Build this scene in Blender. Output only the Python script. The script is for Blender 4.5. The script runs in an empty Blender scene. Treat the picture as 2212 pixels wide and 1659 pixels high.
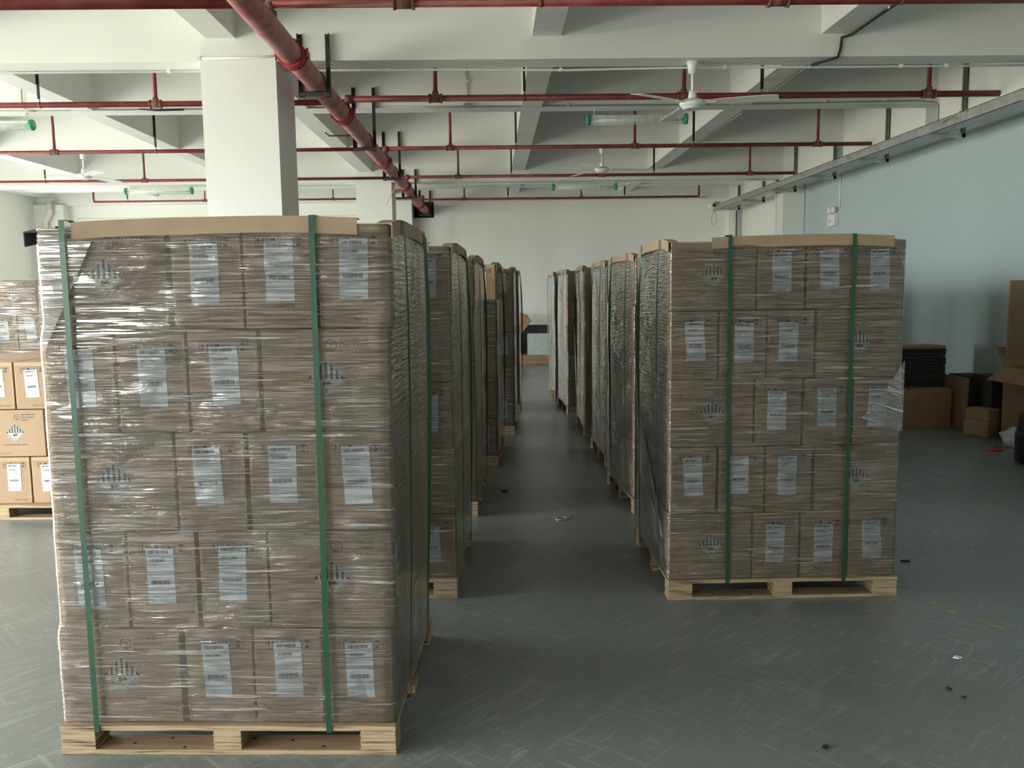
import bpy, bmesh, math, random
from mathutils import Vector, Matrix, noise
random.seed(7)
S = bpy.context.scene
COL = S.collection
PI = math.pi

# ------------------------------------------------------------------ camera
CAM_F, PITCH, ROLL, YAW, CAM_H = 1818.18, .1122031, -.01379234, -.02107914, 1.6
fw = Vector((-math.sin(YAW)*math.cos(PITCH), math.cos(YAW)*math.cos(PITCH), -math.sin(PITCH)))
rt = Vector((math.cos(YAW), math.sin(YAW), 0)); up = rt.cross(fw)
r2 = math.cos(ROLL)*rt + math.sin(ROLL)*up; u2 = -math.sin(ROLL)*rt + math.cos(ROLL)*up
cam = bpy.data.objects.new('camera', bpy.data.cameras.new('camera')); COL.objects.link(cam)
cam.data.sensor_width = 36; cam.data.lens = 36*CAM_F/2212; cam.data.clip_start = .05
m = Matrix((r2, u2, -fw)).transposed().to_4x4(); m.translation = (0, 0, CAM_H); cam.matrix_world = m
S.camera = cam

# ------------------------------------------------------------------ light
S.view_settings.view_transform = 'Standard'; S.view_settings.look = 'None'
S.view_settings.gamma = 1; S.view_settings.use_curve_mapping = False
S.view_settings.exposure = 1.4
S.cycles.max_bounces = 7; S.cycles.diffuse_bounces = 5; S.cycles.glossy_bounces = 3; S.cycles.transparent_max_bounces = 14
S.cycles.caustics_reflective = False; S.cycles.caustics_refractive = False; S.cycles.use_adaptive_sampling = True; S.cycles.adaptive_threshold = .025
W = bpy.data.worlds.new('sky'); S.world = W; W.use_nodes = True
nt = W.node_tree; nt.nodes.clear()
tc = nt.nodes.new('ShaderNodeTexCoord'); sx = nt.nodes.new('ShaderNodeSeparateXYZ')
mr = nt.nodes.new('ShaderNodeMapRange'); mx = nt.nodes.new('ShaderNodeMix'); mx.data_type = 'RGBA'
bg = nt.nodes.new('ShaderNodeBackground'); wo = nt.nodes.new('ShaderNodeOutputWorld')
mr.inputs['From Min'].default_value = -.06; mr.inputs['From Max'].default_value = .06
mx.inputs['A'].default_value = (.54, .53, .43, 1); mx.inputs['B'].default_value = (1.12, 1.19, 1.19, 1)
nt.links.new(tc.outputs['Generated'], sx.inputs[0]); nt.links.new(sx.outputs['Z'], mr.inputs['Value'])
nt.links.new(mr.outputs[0], mx.inputs['Factor']); nt.links.new(mx.outputs['Result'], bg.inputs['Color'])
nt.links.new(bg.outputs[0], wo.inputs[0]); bg.inputs['Strength'].default_value = 9.0

def portal(loc, rot, sx_, sy_):
    l = bpy.data.lights.new('window_portal', 'AREA'); l.shape = 'RECTANGLE'; l.size = sx_; l.size_y = sy_
    l.cycles.is_portal = True
    o = bpy.data.objects.new('window_portal', l); COL.objects.link(o); o.location = loc; o.rotation_euler = rot
XL, XR, YB, YF, ZC = -9.83, 5.609, -7.5, 18.9, 4.55
LEFT_WIN = [(y, y+2.4) for y in (-3.3, -.6, 2.1)]+[(4.75, 6.9), (7.9, 9.6), (10.6, 12.1), (14.7, 16.6)]
LW_Z = (.12, 3.25)
BACK_WIN = [(-9.5, -6.6)]
BW_Z = (1.0, 3.25)
for a, b in LEFT_WIN: portal((XL-.12, (a+b)/2, sum(LW_Z)/2), (0, -PI/2, 0), LW_Z[1]-LW_Z[0], b-a)
for a, b in BACK_WIN: portal(((a+b)/2, YB-.12, sum(BW_Z)/2), (PI/2, 0, 0), b-a, BW_Z[1]-BW_Z[0])

# ------------------------------------------------------------------ mesh helper
class MB:
    def __init__(s): s.v = []; s.f = []; s.m = []; s.sm = []
    def add(s, vs, fs, mi=0, M=None, smooth=False):
        k = len(s.v)
        s.v += [tuple(M @ Vector(v)) if M else tuple(v) for v in vs]
        for f in fs: s.f.append([k+i for i in f]); s.m.append(mi); s.sm.append(smooth)
        return s
    def box(s, x0, y0, z0, x1, y1, z1, mi=0, M=None):
        vs = [(x, y, z) for z in (z0, z1) for y in (y0, y1) for x in (x0, x1)]
        return s.add(vs, [(0, 2, 3, 1), (4, 5, 7, 6), (0, 1, 5, 4), (2, 6, 7, 3), (0, 4, 6, 2), (1, 3, 7, 5)], mi, M)
    def cbox(s, x0, y0, z0, x1, y1, z1, c, mi=0, M=None):   # chamfered on all edges
        bm = bmesh.new(); r = bmesh.ops.create_cube(bm, size=1)
        for v in bm.verts: v.co = Vector((x0+(v.co.x+.5)*(x1-x0), y0+(v.co.y+.5)*(y1-y0), z0+(v.co.z+.5)*(z1-z0)))
        bmesh.ops.bevel(bm, geom=bm.edges[:], offset=c, segments=2, affect='EDGES', profile=.5)
        bm.verts.index_update()
        s.add([v.co[:] for v in bm.verts], [[v.index for v in f.verts] for f in bm.faces], mi, M); bm.free(); return s
    def quad(s, pts, mi=0, M=None): return s.add(pts, [tuple(range(len(pts)))], mi, M)
    def tube(s, pts, r, n=12, mi=0, cap=True, M=None):
        pts = [Vector(p) for p in pts]; rs = r if isinstance(r, (list, tuple)) else [r]*len(pts)
        vs = []; fs = []; ref = None
        for i, p in enumerate(pts):
            if i == 0: t = pts[1]-p
            elif i == len(pts)-1: t = p-pts[i-1]
            else: t = (pts[i+1]-p).normalized()+(p-pts[i-1]).normalized()
            t.normalize()
            if ref is None: ref = t.orthogonal().normalized()
            ref = (ref - t*ref.dot(t)).normalized(); b = t.cross(ref)
            for k in range(n):
                a = 2*PI*k/n; vs.append(p+rs[i]*(math.cos(a)*ref+math.sin(a)*b))
        for i in range(len(pts)-1):
            for k in range(n): fs.append((i*n+k, i*n+(k+1) % n, (i+1)*n+(k+1) % n, (i+1)*n+k))
        s.add(vs, fs, mi, M, True)
        if cap:
            k0 = len(s.v)-len(vs)
            s.f.append([k0+i for i in range(n)][::-1]); s.m.append(mi); s.sm.append(False)
            s.f.append([k0+len(vs)-n+i for i in range(n)]); s.m.append(mi); s.sm.append(False)
        return s
    def lathe(s, prof, c, axis='Z', n=24, mi=0, M=None):
        vs = []; fs = []; c = Vector(c)
        for r, h in prof:
            for k in range(n):
                a = 2*PI*k/n; x, y = r*math.cos(a), r*math.sin(a)
                vs.append(c+Vector({'Z': (x, y, h), 'X': (h, x, y), 'Y': (y, h, x)}[axis]))
        for i in range(len(prof)-1):
            for k in range(n): fs.append((i*n+k, i*n+(k+1) % n, (i+1)*n+(k+1) % n, (i+1)*n+k))
        s.add(vs, fs, mi, M, True)
        k0 = len(s.v)-len(vs)
        if prof[0][0] > 1e-4: s.f.append([k0+i for i in range(n)][::-1]); s.m.append(mi); s.sm.append(False)
        if prof[-1][0] > 1e-4: s.f.append([k0+len(vs)-n+i for i in range(n)]); s.m.append(mi); s.sm.append(False)
        return s
    def mesh(s, name, mats):
        me = bpy.data.meshes.new(name); me.from_pydata(s.v, [], s.f); me.update()
        for m_ in (mats if isinstance(mats, (list, tuple)) else [mats]): me.materials.append(m_)
        me.polygons.foreach_set('material_index', s.m); me.polygons.foreach_set('use_smooth', s.sm)
        return me
    def build(s, name, mats, parent=None, loc=None, rotz=0):
        o = bpy.data.objects.new(name, s.mesh(name, mats)); COL.objects.link(o)
        if parent: o.parent = parent
        if loc is not None: o.location = loc
        if rotz: o.rotation_euler = (0, 0, rotz)
        return o

def tag(o, label=None, cat=None, group=None, kind=None):
    if label: o['label'] = label
    if cat: o['category'] = cat
    if group: o['group'] = group
    if kind: o['kind'] = kind
    return o
def empty(name, loc=(0, 0, 0), rotz=0):
    o = bpy.data.objects.new(name, None); COL.objects.link(o); o.location = loc; o.rotation_euler = (0, 0, rotz)
    o.empty_display_size = .1; return o
def struct(name, mb, mats, label=None): return tag(mb.build(name, mats), label, None, None, 'structure')

# ------------------------------------------------------------------ materials
def mat(name, col, rough=.6, metal=0, spec=.5, noise_amt=0, nscale=5, col2=None, bump=0, bscale=40, coat=0):
    m = bpy.data.materials.new(name); m.use_nodes = True; nt = m.node_tree; b = nt.nodes['Principled BSDF']
    b.inputs['Base Color'].default_value = (*col, 1); b.inputs['Roughness'].default_value = rough
    b.inputs['Metallic'].default_value = metal; b.inputs['Specular IOR Level'].default_value = spec
    b.inputs['Coat Weight'].default_value = coat
    if noise_amt or bump: tcn = nt.nodes.new('ShaderNodeTexCoord')
    if noise_amt:
        n = nt.nodes.new('ShaderNodeTexNoise'); n.inputs['Scale'].default_value = nscale; n.inputs['Detail'].default_value = 6
        r = nt.nodes.new('ShaderNodeMapRange'); r.inputs['From Min'].default_value = .35; r.inputs['From Max'].default_value = .7
        r.inputs['To Max'].default_value = noise_amt
        x = nt.nodes.new('ShaderNodeMix'); x.data_type = 'RGBA'; x.inputs['A'].default_value = (*col, 1)
        x.inputs['B'].default_value = (*(col2 or [c*.6 for c in col]), 1)
        nt.links.new(tcn.outputs['Object'], n.inputs['Vector']); nt.links.new(n.outputs['Fac'], r.inputs['Value'])
        nt.links.new(r.outputs[0], x.inputs['Factor']); nt.links.new(x.outputs['Result'], b.inputs['Base Color'])
    if bump:
        n = nt.nodes.new('ShaderNodeTexNoise'); n.inputs['Scale'].default_value = bscale; n.inputs['Detail'].default_value = 4
        bp = nt.nodes.new('ShaderNodeBump'); bp.inputs['Strength'].default_value = bump; bp.inputs['Distance'].default_value = .01
        nt.links.new(tcn.outputs['Object'], n.inputs['Vector']); nt.links.new(n.outputs['Fac'], bp.inputs['Height'])
        nt.links.new(bp.outputs[0], b.inputs['Normal'])
    return m
paint = mat('white_paint', (.85, .85, .81), .7, noise_amt=.12, nscale=1.3, col2=(.66, .66, .62))
paint_beam = mat('beam_paint', (.83, .835, .81), .7, noise_amt=.18, nscale=1.1, col2=(.62, .63, .60))
ceilm = mat('ceiling_paint', (.72, .73, .70), .8)
blue = mat('pale_blue_paint', (.46, .555, .565), .6, noise_amt=.2, nscale=.8, col2=(.42, .50, .505))
redm = mat('red_pipe', (.19, .018, .022), .5, noise_amt=.7, nscale=9, col2=(.26, .07, .06))
redbig = mat('dusty_red_pipe', (.36, .10, .10), .65, noise_amt=.9, nscale=6, col2=(.50, .27, .26))
redcl = mat('red_coupling', (.36, .025, .03), .45)
black = mat('black_steel', (.018, .014, .014), .6, noise_amt=.5, nscale=25, col2=(.05, .03, .025))
whitepl = mat('white_plastic', (.78, .79, .78), .4)
whitem = mat('white_enamel', (.80, .81, .80), .3)
greycond = mat('grey_conduit', (.36, .37, .36), .4, metal=.4)
blackcable = mat('black_cable', (.02, .02, .022), .5)
galv = mat('galvanised_steel', (.40, .42, .41), .45, metal=.55, noise_amt=.8, nscale=14, col2=(.58, .60, .58))
post_m = mat('zinc_post', (.20, .20, .195), .5, metal=.4, noise_amt=.6, nscale=18)
greenpl = mat('green_plastic', (.05, .30, .18), .4)
paper = mat('label_paper', (.84, .87, .91), .55)
ink = mat('print_ink', (.035, .03, .035), .6)
fade = mat('faded_ink', (.16, .10, .065), .7)
tapem = mat('brown_tape', (.45, .30, .12), .12, spec=.8, coat=.6)
hazw = mat('hazard_label_paper', (.52, .50, .44), .5)
protm = mat('edge_board', (.40, .28, .18), .7, noise_amt=.3, nscale=12)
darkcard = mat('dark_cardboard', (.05, .035, .03), .8, noise_amt=.5, nscale=8)
greyboard = mat('grey_painted_board', (.52, .57, .55), .7, noise_amt=.8, nscale=9, col2=(.42, .45, .43))
kraft = mat('kraft_cardboard', (.36, .225, .125), .8, noise_amt=.5, nscale=6, col2=(.27, .165, .09))
blackpl = mat('black_plastic', (.012, .013, .018), .35)
orange = mat('orange_plastic', (.50, .07, .03), .4)
redst = mat('red_webbing', (.25, .02, .02), .7)
bagm = mat('white_bag', (.72, .72, .70), .5, bump=.8, bscale=22)
pvc = mat('cream_pvc', (.74, .70, .61), .45)
glassm = bpy.data.materials.new('clear_tube_glass'); glassm.use_nodes = True
_b = glassm.node_tree.nodes['Principled BSDF']; _b.inputs['Base Color'].default_value = (.85, .95, .92, 1)
_b.inputs['Alpha'].default_value = .28; _b.inputs['Roughness'].default_value = .08
yellowm = mat('yellow_floor_paint', (.52, .40, .15), .7)

def card_mat():
    m = bpy.data.materials.new('carton_cardboard'); m.use_nodes = True; nt = m.node_tree; b = nt.nodes['Principled BSDF']
    t = nt.nodes.new('ShaderNodeTexCoord'); oi = nt.nodes.new('ShaderNodeObjectInfo')
    n = nt.nodes.new('ShaderNodeTexNoise'); n.inputs['Scale'].default_value = 3
    ad = nt.nodes.new('ShaderNodeMath'); ad.operation = 'MULTIPLY_ADD'; ad.inputs[1].default_value = .5
    x = nt.nodes.new('ShaderNodeMix'); x.data_type = 'RGBA'
    x.inputs['A'].default_value = (.50, .335, .21, 1); x.inputs['B'].default_value = (.41, .275, .175, 1)
    nt.links.new(t.outputs['Object'], n.inputs['Vector']); nt.links.new(oi.outputs['Random'], ad.inputs[0])
    mm = nt.nodes.new('ShaderNodeMath'); mm.operation = 'MULTIPLY'; mm.inputs[1].default_value = .5
    nt.links.new(n.outputs['Fac'], mm.inputs[0]); nt.links.new(mm.outputs[0], ad.inputs[2])
    nt.links.new(ad.outputs[0], x.inputs['Factor']); nt.links.new(x.outputs['Result'], b.inputs['Base Color'])
    b.inputs['Roughness'].default_value = .75; return m
card = card_mat()

def wood_mat(name, edge):
    m = bpy.data.materials.new(name); m.use_nodes = True; nt = m.node_tree; b = nt.nodes['Principled BSDF']
    t = nt.nodes.new('ShaderNodeTexCoord'); mp = nt.nodes.new('ShaderNodeMapping')
    n = nt.nodes.new('ShaderNodeTexNoise'); n.inputs['Detail'].default_value = 8; n.inputs['Distortion'].default_value = .35
    x = nt.nodes.new('ShaderNodeValToRGB')
    if edge:
        mp.inputs['Scale'].default_value = (3, 3, 95); n.inputs['Scale'].default_value = 1.6
        x.color_ramp.elements[0].position = .32; x.color_ramp.elements[0].color = (.10, .062, .032, 1)
        x.color_ramp.elements[1].position = .52; x.color_ramp.elements[1].color = (.52, .38, .235, 1)
    else:
        mp.inputs['Scale'].default_value = (1.2, 14, 3); n.inputs['Scale'].default_value = 2.2
        x.color_ramp.elements[0].position = .3; x.color_ramp.elements[0].color = (.33, .20, .11, 1)
        x.color_ramp.elements[1].position = .6; x.color_ramp.elements[1].color = (.44, .31, .20, 1)
    nt.links.new(t.outputs['Object'], mp.inputs[0]); nt.links.new(mp.outputs[0], n.inputs['Vector'])
    nt.links.new(n.outputs['Fac'], x.inputs['Fac']); nt.links.new(x.outputs[0], b.inputs['Base Color'])
    b.inputs['Roughness'].default_value = .75; return m
ply_edge = wood_mat('plywood_edge', True); ply_face = wood_mat('plywood_face', False)

def floor_mat():
    m = bpy.data.materials.new('epoxy_floor'); m.use_nodes = True; nt = m.node_tree; b = nt.nodes['Principled BSDF']
    t = nt.nodes.new('ShaderNodeTexCoord')
    def ns(scale, sc=(1, 1, 1), rot=0, det=6, dist=0):
        mp = nt.nodes.new('ShaderNodeMapping'); mp.vector_type = 'TEXTURE'; mp.inputs['Scale'].default_value = [1/v for v in sc]; mp.inputs['Rotation'].default_value = (0, 0, rot)
        n = nt.nodes.new('ShaderNodeTexNoise'); n.inputs['Scale'].default_value = scale; n.inputs['Detail'].default_value = det
        n.inputs['Distortion'].default_value = dist
        nt.links.new(t.outputs['Object'], mp.inputs[0]); nt.links.new(mp.outputs[0], n.inputs['Vector']); return n
    def rng(n, a, b_, hi=1):
        r = nt.nodes.new('ShaderNodeMapRange'); r.inputs['From Min'].default_value = a; r.inputs['From Max'].default_value = b_
        r.inputs['To Max'].default_value = hi; nt.links.new(n.outputs[0], r.inputs['Value']); return r
    def mixc(f, A, B):
        x = nt.nodes.new('ShaderNodeMix'); x.data_type = 'RGBA'
        for k, s_ in (('A', A), ('B', B)):
            if isinstance(s_, tuple): x.inputs[k].default_value = (*s_, 1)
            else: nt.links.new(s_.outputs['Result'], x.inputs[k])
        nt.links.new(f.outputs[0], x.inputs['Factor']); return x
    def mul(a, b_):
        k = nt.nodes.new('ShaderNodeMath'); k.operation = 'MULTIPLY'; nt.links.new(a.outputs[0], k.inputs[0]); nt.links.new(b_.outputs[0], k.inputs[1]); return k
    base = mixc(rng(ns(.7), .35, .7), (.235, .255, .245), (.19, .21, .20))
    a = mixc(rng(ns(14, det=8), .5, .85, .10), base, (.14, .155, .15))
    s1 = mul(rng(ns(4, (1, 9, 1), .75, 5, 1.2), .54, .72, .75), rng(ns(.9, rot=1.), .42, .56))
    s2 = mul(rng(ns(4, (1, 10, 1), -.8, 5, 1.2), .56, .74, .75), rng(ns(1.1, rot=2.), .42, .56))
    c = mixc(s1, a, (.40, .43, .42)); d = mixc(s2, c, (.38, .41, .39))
    e = mixc(rng(ns(45, det=2), .70, .74, .7), d, (.45, .46, .44))
    nt.links.new(e.outputs['Result'], b.inputs['Base Color'])
    b.inputs['Coat Weight'].default_value = .25; b.inputs['Coat Roughness'].default_value = .3
    rr = rng(ns(4, det=3), .1, .9); rr.inputs['To Min'].default_value = .30; rr.inputs['To Max'].default_value = .42
    nt.links.new(rr.outputs[0], b.inputs['Roughness'])
    bp = nt.nodes.new('ShaderNodeBump'); bp.inputs['Strength'].default_value = .12; bp.inputs['Distance'].default_value = .01
    nt.links.new(ns(9, det=5).outputs[0], bp.inputs['Height']); nt.links.new(bp.outputs[0], b.inputs['Normal'])
    return m
floorm = floor_mat()

def film_mat(name, haze=.05, streak=.36, crinkle=False):
    m = bpy.data.materials.new(name); m.use_nodes = True; nt = m.node_tree; nt.nodes.clear()
    N = nt.nodes.new; L = nt.links.new
    out = N('ShaderNodeOutputMaterial'); uv = N('ShaderNodeUVMap')
    def nz(sc, scale, det, dist=0, rot=0):
        mp = N('ShaderNodeMapping'); mp.inputs['Scale'].default_value = (*sc, 1); mp.inputs['Rotation'].default_value = (0, 0, rot)
        n = N('ShaderNodeTexNoise'); n.inputs['Scale'].default_value = scale; n.inputs['Detail'].default_value = det
        n.inputs['Distortion'].default_value = dist
        L(uv.outputs[0], mp.inputs[0]); L(mp.outputs[0], n.inputs['Vector']); return n
    if crinkle: fine = nz((.9, 13), 6, 4, .3); fine2 = nz((1.5, 9), 5, 3, .6, .2)
    else: fine = nz((.5, 18), 6, 4, .12); fine2 = nz((.6, 14), 4, 3, .2, .05)
    big = nz((1, 1.4), 2.6, 2); diag = nz((1.5, 8), 6, 3, 1.2, .6)
    def rng(n, a, b, lo=0, hi=1):
        r = N('ShaderNodeMapRange'); r.inputs['From Min'].default_value = a; r.inputs['From Max'].default_value = b
        r.inputs['To Min'].default_value = lo; r.inputs['To Max'].default_value = hi; L(n.outputs[0], r.inputs['Value']); return r
    def mth(op, a, b):
        k = N('ShaderNodeMath'); k.operation = op
        for i, q in enumerate((a, b)):
            if isinstance(q, (int, float)): k.inputs[i].default_value = q
            else: L(q.outputs[0], k.inputs[i])
        return k
    if crinkle: h = mth('ADD', mth('MULTIPLY', fine, .6), mth('MULTIPLY', fine2, .4))
    else: h = mth('ADD', mth('MULTIPLY', rng(fine, .50, .70), .28), mth('ADD', mth('MULTIPLY', rng(fine2, .52, .72), .2), mth('MULTIPLY', big, .22)))
    h = mth('ADD', h, mth('MULTIPLY', mth('MULTIPLY', diag, rng(big, .5, .62)), .6))
    bp = N('ShaderNodeBump'); bp.inputs['Strength'].default_value = 1.0; bp.inputs['Distance'].default_value = .02
    L(h.outputs[0], bp.inputs['Height'])
    fr = N('ShaderNodeFresnel'); fr.inputs['IOR'].default_value = 1.55; L(bp.outputs[0], fr.inputs['Normal'])
    frx = mth('MINIMUM', mth('MULTIPLY', fr, 2.9 if crinkle else 1.25), .94)
    gl = N('ShaderNodeBsdfGlossy'); gl.inputs['Roughness'].default_value = .06 if crinkle else .10; gl.inputs['Color'].default_value = (1, .98, .955, 1)
    L(bp.outputs[0], gl.inputs['Normal'])
    tr = N('ShaderNodeBsdfTransparent'); tr.inputs['Color'].default_value = (.975, .975, .98, 1)
    df = N('ShaderNodeBsdfDiffuse'); df.inputs['Color'].default_value = (.90, .87, .85, 1); L(bp.outputs[0], df.inputs['Normal'])
    st = mth('MULTIPLY', mth('MAXIMUM', rng(fine, .58, .66), rng(fine2, .62, .68)), streak)
    hz = mth('ADD', st, rng(big, .35, .65, haze*.5, haze*1.5))
    m1 = N('ShaderNodeMixShader'); L(hz.outputs[0], m1.inputs[0]); L(tr.outputs[0], m1.inputs[1]); L(df.outputs[0], m1.inputs[2])
    m2 = N('ShaderNodeMixShader'); L(frx.outputs[0], m2.inputs[0]); L(m1.outputs[0], m2.inputs[1]); L(gl.outputs[0], m2.inputs[2])
    L(m2.outputs[0], out.inputs['Surface']); return m
film = film_mat('stretch_film'); film_fold = film_mat('stretch_film_doubled', .16, .7); film_plain = film_mat('smooth_stretch_film', .02, .10); film_side = film_mat('crinkled_stretch_film', .05, .12, True)
strapm = mat('green_strap', (.018, .085, .042), .35, noise_amt=.2, nscale=30)

# ------------------------------------------------------------------ the room
mb = MB(); mb.box(XL-.3, YB-.3, -.2, XR+.3, YF+.3, 0); struct('floor', mb, floorm)
mb = MB(); mb.box(XL-.3, YB-.3, ZC, XR+.3, YF+.3, ZC+.2); struct('ceiling', mb, ceilm)
def wall_with_holes(name, a0, a1, holes, hz, fixed0, fixed1, axis, mats):
    mb = MB()
    def bx(u0, u1, z0, z1):
        if axis == 'Y': mb.box(fixed0, u0, z0, fixed1, u1, z1)
        else: mb.box(u0, fixed0, z0, u1, fixed1, z1)
    bx(a0, a1, 0, hz[0]); bx(a0, a1, hz[1], ZC); u = a0
    for h0, h1 in holes: bx(u, h0, *hz); u = h1
    bx(u, a1, *hz); return struct(name, mb, mats)
wall_with_holes('wall_left', YB-.24, YF, LEFT_WIN, LW_Z, XL-.24, XL, 'Y', paint)
wall_with_holes('wall_front', XL, XR, BACK_WIN, BW_Z, YB-.24, YB, 'X', paint)
wall_with_holes('wall_back', XL-.24, XR+.24, [(-1.73, -1.27)], (3.19, 3.55), YF, YF+.24, 'X', paint)
for i, (a, b) in enumerate(LEFT_WIN + BACK_WIN):
    mb = MB(); z0, z1 = LW_Z
    def fr_(u0, u1, za, zb):
        if i < len(LEFT_WIN): mb.box(XL-.15, u0, za, XL-.09, u1, zb)
        else: mb.box(u0, YB-.15, za, u1, YB-.09, zb)
    fr_(a, b, z0, z0+.05); fr_(a, b, z1-.05, z1); fr_(a, a+.05, z0, z1); fr_(b-.05, b, z0, z1); fr_((a+b)/2-.03, (a+b)/2+.03, z0, z1)
    struct('window_%d' % (i+1), mb, whitem)
mb = MB(); mb.box(XR, YB-.24, 0, XR+.24, YF, 3.50, 0); mb.box(XR, YB-.24, 3.50, XR+.24, YF, ZC, 1)
mb.box(XR-.004, 15.9, 0, XR, YF, 3.50, 1)
struct('wall_right', mb, [blue, paint])
k = 0
def trim(mb, m_=paint_beam):
    global k; k += 1; return struct('trim_%d' % k, mb, m_)
# transverse beams (main ones are deeper), then the longitudinal ones between them
TB = [(7.29, 3.51), (10.03, 3.693), (12.69, 3.693), (15.26, 3.51), (17.6, 3.693), (4.55, 3.693), (1.9, 3.693), (-.75, 3.51), (-3.4, 3.693), (-6., 3.693)]
for y, z in TB:
    mb = MB(); mb.box(XL, y, z, XR, y+.26, ZC); trim(mb)
mb = MB(); mb.box(XL, 18.72, 3.53, XR, YF, ZC); trim(mb)
ys = sorted(y for y, z in TB)
edges = [YB]+[v for y in ys for v in (y, y+.26)]+[18.72]
for x in (-7.46, -4.77, -2.335, .362, 2.79):
    for a, b in zip(edges[::2], edges[1::2]):
        mb = MB(); mb.box(x, a, 3.693, x+.24, b, ZC); trim(mb)
for a, b in zip(edges[::2], edges[1::2]):
    mb = MB(); mb.box(5.232, a, 3.47, XR, b, ZC); trim(mb)
    mb = MB(); mb.box(XL, a, 3.693, -9.5, b, ZC); trim(mb)
def column(x0, y0, x1, y1, z1, label):
    mb = MB(); mb.box(x0, y0, 0, x1, y1, z1); o = struct('column', mb, paint_beam, label)
column(-2.396, 7.285, -1.772, 7.92, 3.693, 'square white column behind the nearest left pallet')
column(-2.396, 15.255, -1.765, 15.88, 3.693, 'square white column farther back under second deep beam')
column(-2.3, 18.5, -1.72, YF, 3.53, 'white pilaster against the far wall beside the pipe hole')
column(5.232, 15.266, XR, 15.7, 3.693, 'white pilaster on the right wall')
column(5.19, 18.6, XR, YF, 3.53, 'white pilaster in the far right corner')
column(XL, 18.6, -9.2, YF, 3.53, 'white pilaster in the far left corner')
# recess in the far wall where the big pipe leaves
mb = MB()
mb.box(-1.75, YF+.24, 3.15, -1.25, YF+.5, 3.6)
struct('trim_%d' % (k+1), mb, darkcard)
# yellow paint remains on the floor
mb = MB()
def patch(mb, x, y, rx, ry, rot, z=.0012, n=11):
    pts = []
    for i in range(n):
        a = 2*PI*i/n; r = 1+random.uniform(-.35, .3); px, py = rx*r*math.cos(a), ry*r*math.sin(a)
        pts.append((x+px*math.cos(rot)-py*math.sin(rot), y+px*math.sin(rot)+py*math.cos(rot), z))
    mb.quad(pts)
for x, y, rx, ry, r in [(2.22, 3.92, .035, .022, 2.2), (2.19, 4.03, .03, .014, 1.8), (2.33, 3.74, .05, .016, 2.3), (2.30, 3.80, .03, .01, 2.6), (3.55, 6.35, .10, .012, 2.4), (3.72, 6.1, .06, .012, 2.3), (3.3, 6.85, .09, .011, 2.4), (2.15, 4.3, .05, .02, 1.9)]:
    patch(mb, x, y, rx, ry, r)
tag(mb.build('floor_marking', yellowm), 'flaking yellow paint remains on the floor right of the pallets', None, None, 'structure')

# ------------------------------------------------------------------ text helper
_tc = {}
def text_poly(s):
    if s in _tc: return _tc[s]
    cu = bpy.data.curves.new('t', 'FONT'); cu.body = s; cu.resolution_u = 2; cu.size = 1
    o = bpy.data.objects.new('t', cu); COL.objects.link(o); bpy.context.view_layer.update()
    me = bpy.data.meshes.new_from_object(o.evaluated_get(bpy.context.evaluated_depsgraph_get()))
    vs = [tuple(v.co) for v in me.vertices]; fs = [tuple(p.vertices) for p in me.polygons]
    bpy.data.objects.remove(o); bpy.data.curves.remove(cu); bpy.data.meshes.remove(me)
    w = max(v[0] for v in vs); _tc[s] = (vs, fs, w); return _tc[s]
class Face:      # draws flat marks on a plane: u right, v up, facing the given normal
    def __init__(s, mb, M): s.mb = mb; s.M = M
    def poly(s, pts, mi, d=.0006): s.mb.quad([(u, -d, v) for u, v in pts], mi, s.M)
    def rect(s, u0, v0, u1, v1, mi, d=.0006): s.poly([(u0, v0), (u1, v0), (u1, v1), (u0, v1)], mi, d)
    def frame(s, u0, v0, u1, v1, t, mi, d=.0006):
        s.rect(u0, v0, u1, v0+t, mi, d); s.rect(u0, v1-t, u1, v1, mi, d); s.rect(u0, v0+t, u0+t, v1-t, mi, d); s.rect(u1-t, v0+t, u1, v1-t, mi, d)
    def text(s, t, u, v, h, mi, w=None, d=.0006):
        vs, fs, tw = text_poly(t); sy = h/.69; sx_ = (w/tw) if w else sy
        s.mb.add([(u+a*sx_, -d, v+b*sy) for a, b, c in vs], fs, mi, s.M)
    def ring(s, u, v, r0, r1, mi, d=.0006, n=28):
        for i in range(n):
            a, b = 2*PI*i/n, 2*PI*(i+1)/n
            s.poly([(u+r0*math.cos(a), v+r0*math.sin(a)), (u+r1*math.cos(a), v+r1*math.sin(a)), (u+r1*math.cos(b), v+r1*math.sin(b)), (u+r0*math.cos(b), v+r0*math.sin(b))], mi, d)
    def disc(s, u, v, r, mi, d=.0006, n=14, a0=0, a1=2*PI):
        s.poly([(u+r*math.cos(a0+(a1-a0)*i/n), v+r*math.sin(a0+(a1-a0)*i/n)) for i in range(n)], mi, d)

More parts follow.
